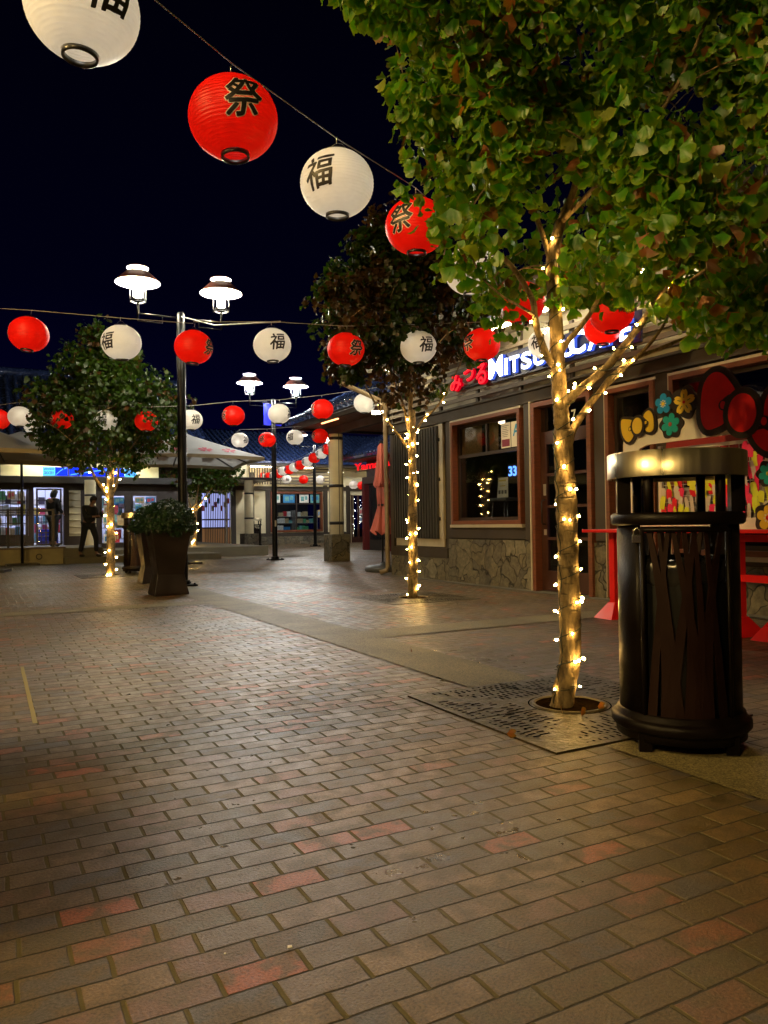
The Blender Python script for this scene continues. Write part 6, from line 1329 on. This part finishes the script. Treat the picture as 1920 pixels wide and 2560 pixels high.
def person(loc, rz, J, lab, hood=False):
    """J: joint positions in local metres (x = forward-left etc.)"""
    e = bpy.data.objects.new('person', None); C.objects.link(e); e.location = loc; e.rotation_euler.z = rz; label(e, lab, 'person')
    nodes, edges, idx = [], [], {}
    def add(k, p, r, par=None):
        idx[k] = len(nodes); nodes.append((tuple(p), r)); 
        if par: edges.append((idx[par], idx[k]))
    pv = Vector(J['pelvis']); add('pelvis', pv, (.15,.11)); ch = Vector(J['chest']); add('belly', pv.lerp(ch,.5), (.13,.105), 'pelvis'); add('chest', ch, (.16,.115), 'belly')
    nk = Vector(J['neck']); add('neck0', nk, .06, 'chest'); hd = Vector(J['head']); add('neck1', nk.lerp(hd,.45), .052, 'neck0'); add('head', hd, (.078,.092), 'neck1'); add('head2', hd+(hd-nk).normalized()*.085, (.072,.088), 'head')
    f = Vector(J.get('face', (0,-1,0))).normalized()
    for s_, k in ((-1,'L'),(1,'R')):
        sh, el, wr = [Vector(J[q+k]) for q in ('sh','el','wr')]; add('sh'+k, sh, .06, 'chest'); add('el'+k, el, .042, 'sh'+k); add('wr'+k, wr, .026, 'el'+k)
        d = (wr-el).normalized(); pm = wr+d*.06; add('pm'+k, pm, (.038,.018), 'wr'+k); sd = d.cross(f).normalized()
        for j, (o_, ln) in enumerate(((-.028,.062),(-.010,.075),(.010,.072),(.027,.055))):
            b0_ = pm+sd*o_+d*.03; add('f%d'%j+k, b0_, .009, 'pm'+k); m1 = b0_+d*ln*.55+f*.008; add('g%d'%j+k, m1, .0085, 'f%d'%j+k); add('h%d'%j+k, m1+(d*.75+f*.6).normalized()*ln*.5, .0075, 'g%d'%j+k)
        tb = wr+d*.025+sd*.032; add('t0'+k, tb, .011, 'wr'+k); add('t1'+k, tb+(d*.8+sd*.5+f*.4).normalized()*.04, .010, 't0'+k)
        hp, kn, an = [Vector(J[q+k]) for q in ('hp','kn','an')]; add('hp'+k, hp, .09, 'pelvis'); add('kn'+k, kn, .058, 'hp'+k); add('an'+k, an, .04, 'kn'+k); toe = Vector(J['to'+k]); add('to'+k, an.lerp(toe,.7)+Vector((0,0,-.02)), .035, 'an'+k)
    body = skin('body', nodes, edges, SKIN, e)
    # face: nose, eyes, ears on the head
    up = (hd-nk).normalized(); sx = f.cross(up).normalized(); hc = hd+up*.05
    mb = MB(); mb.add([hc+f*.088+up*.02, hc+f*.085-sx*.014-up*.02, hc+f*.085+sx*.014-up*.02, hc+f*.112-up*.018], [(0,1,3),(0,3,2),(1,2,3)]); 
    for q in (-1,1): mb.lathe([(.0005,-.02),(.012,-.012),(.014,.008),(.0005,.026)], tuple(hc+sx*.082*q), 8)
    ft = bpy.data.objects.new('nose_and_ears', mb.mesh('nose_and_ears', SKIN)); C.objects.link(ft); ft.parent = body
    mb = MB()
    for q in (-1,1): mb.lathe([(.0005,-.008),(.011,0),(.0005,.008)], tuple(hc+f*.084+sx*.031*q+up*.018), 8)
    mb.bar(hc+f*.089-sx*.022-up*.047, hc+f*.089+sx*.022-up*.047, .008); ey = bpy.data.objects.new('eyes_and_mouth', mb.mesh('eyes_and_mouth', HAIR)); C.objects.link(ey); ey.parent = body
    # hair cap
    hb = bmesh.new(); bmesh.ops.create_uvsphere(hb, u_segments=20, v_segments=14, radius=1); 
    for v in hb.verts:
        c_ = v.co.copy(); fr = c_.y < -.1 and c_.z < .35; k = 1+.05*mn.noise(c_*5)
        loc_ = hc+up*.028+sx*c_.x*.098*k-f*(c_.y*.108*k if not fr else -.03)+up*c_.z*.112*k; v.co = loc_
    me = bpy.data.meshes.new('hair'); hb.to_mesh(me); hb.free(); me.polygons.foreach_set('use_smooth', [True]*len(me.polygons)); me.materials.append(HAIR); ho = bpy.data.objects.new('hair', me); C.objects.link(ho); ho.parent = e
    # clothes
    nd = [(pv+Vector((0,0,-.06)), (.19,.15)), (pv.lerp(ch,.5), (.175,.14)), (ch+Vector((0,0,.03)), (.19,.145)), (nk+Vector((0,0,-.03)), .085)]; ed = [(0,1),(1,2),(2,3)]
    for k in 'LR':
        i = len(nd); nd += [(Vector(J['sh'+k]), .085),(Vector(J['el'+k]), .062),(Vector(J['el'+k]).lerp(Vector(J['wr'+k]),.92), .046)]; ed += [(2,i),(i,i+1),(i+1,i+2)]
    skin('jacket', nd, ed, COAT, e)
    if hood: skin('hood', [(nk+Vector((0,.03,.0)), .09),(hd-f*.03, .105),(hd+up*.10-f*.03, .10)], [(0,1),(1,2)], COAT, e)
    nd = [(pv+Vector((0,0,.02)), (.165,.125))]; ed = []
    for k in 'LR':
        i = len(nd); h_, kn, an = Vector(J['hp'+k]), Vector(J['kn'+k]), Vector(J['an'+k]); nd += [(h_, .105),(kn, .078),(an.lerp(kn,.12), .066)]; ed += [(0,i),(i,i+1),(i+1,i+2)]
    skin('trousers', nd, ed, JEAN, e)
    for k in 'LR':
        an, to = Vector(J['an'+k]), Vector(J['to'+k]); skin('shoe', [(an+Vector((0,0,-.03)), .055),(an.lerp(to,.5)+Vector((0,0,-.035)), .05),(to, .038)], [(0,1),(1,2)], SHOE, e, 2)
    return e
J1 = dict(pelvis=(0,0,.93), chest=(0,.02,1.30), neck=(0,.0,1.47), head=(.0,-.03,1.58), face=(.3,-1,-.15),
 shL=(-.19,.02,1.40), elL=(-.26,-.02,1.12), wrL=(-.16,-.20,1.02), shR=(.19,.02,1.40), elR=(.25,-.03,1.12), wrR=(.17,-.22,1.05),
 hpL=(-.09,0,.88), knL=(-.09,-.01,.48), anL=(-.09,.03,.09), toL=(-.11,-.14,.04), hpR=(.09,0,.88), knR=(.09,-.02,.48), anR=(.10,.03,.09), toR=(.13,-.14,.04))
J2 = dict(pelvis=(.0,.03,.93), chest=(.06,.02,1.28), neck=(.10,-.0,1.44), head=(.15,-.03,1.53), face=(1,-.3,-.45),
 shL=(-.03,-.16,1.37), elL=(.02,-.24,1.10), wrL=(.24,-.16,1.12), shR=(.08,.2,1.36), elR=(.12,.24,1.10), wrR=(.30,.10,1.14),
 hpL=(-.07,-.04,.88), knL=(-.13,-.07,.48), anL=(-.24,-.05,.09), toL=(-.08,-.07,.04), hpR=(.07,.06,.88), knR=(.20,.05,.50), anR=(.17,.10,.09), toR=(.34,.08,.04))
p1 = onY(134,1366,23.6); person((p1.x,p1.y,.43), R(155), J1, 'person in dark clothes standing still on the raised walkway, facing the shop door', True)
p2 = onY(222,1391,21.4); e2 = person((p2.x,p2.y,.175), R(-8), J2, 'person in dark jacket and jeans standing legs apart on the step, head bowed')
ph = MB(); ph.box(-.04,.04,-.008,.008,-.07,.07); pho = bpy.data.objects.new('phone', ph.mesh('phone', BLK)); C.objects.link(pho); pho.location = e2.matrix_basis @ Vector((.40,-.04,1.17)); pho.rotation_euler = (R(-30),0,R(60)); label(pho, 'dark phone held up by the person on the step', 'phone')
# ================= LAMPS THAT STAND OUT OF FRAME (left lamp and lantern added for fill and shadow)
LW = glow('lamp_bulb_warm', (1,.65,.22), 1050); LW2 = glow('fill_bulb_golden', (1,.64,.21), 3500)
q = UV((-4.0,-4.0,0)); lamp(q[0]+.69, q[1], 'black twin-headed street lamp standing behind the viewpoint', LW)
p = Vector((-6.0,1.0,0)); q = UV(p); lamp(q[0]+.69, q[1], 'black street lamp added as unseen fill left of the viewpoint, one bulb unlit', LW2, M('unlit_bulb', (.5,.5,.48), .3))  # unseen fill lamp, added to light the ribbon board and near bricks
pl = p + (Vector((-1.13,2.3,0))-p)/2.77; lantern((pl.x,pl.y,3.1), 0, 0, 'white lantern added unseen left of the viewpoint to shadow the near bricks', gA, sc_=.78)  # unseen lantern added to throw the round shadow on the near bricks
# a few dry leaves lying in the tree ring and on the bricks
lf = crownmesh('fallen_leaf', np.array([[0,0,0.0]]), np.array([[0,0,1.0]]), .06, 41, brown=1.0, hang=.0)
rk = random.Random(9)
for i, (x, y, z, l) in enumerate([(.90,3.98,.02,'dry ginkgo leaf left of the trunk inside the tree ring'),(1.10,4.02,.02,'dry ginkgo leaf right of the trunk inside the tree ring'),(.98,3.90,.02,'dry ginkgo leaf in front of the trunk inside the tree ring'),(.55,3.55,.014,'dry leaf on the near left edge of the grate'),(.2,5.9,.008,'dry leaf alone on the concrete path beyond the grate')]):
    o = bpy.data.objects.new('fallen_leaf', lf); C.objects.link(o); o.location = (x,y,z+.012); o.rotation_euler = (rk.uniform(1.2,1.8),rk.uniform(-.3,.3),rk.uniform(0,6)); o.scale = (.8,)*3; label(o, l, 'leaf')
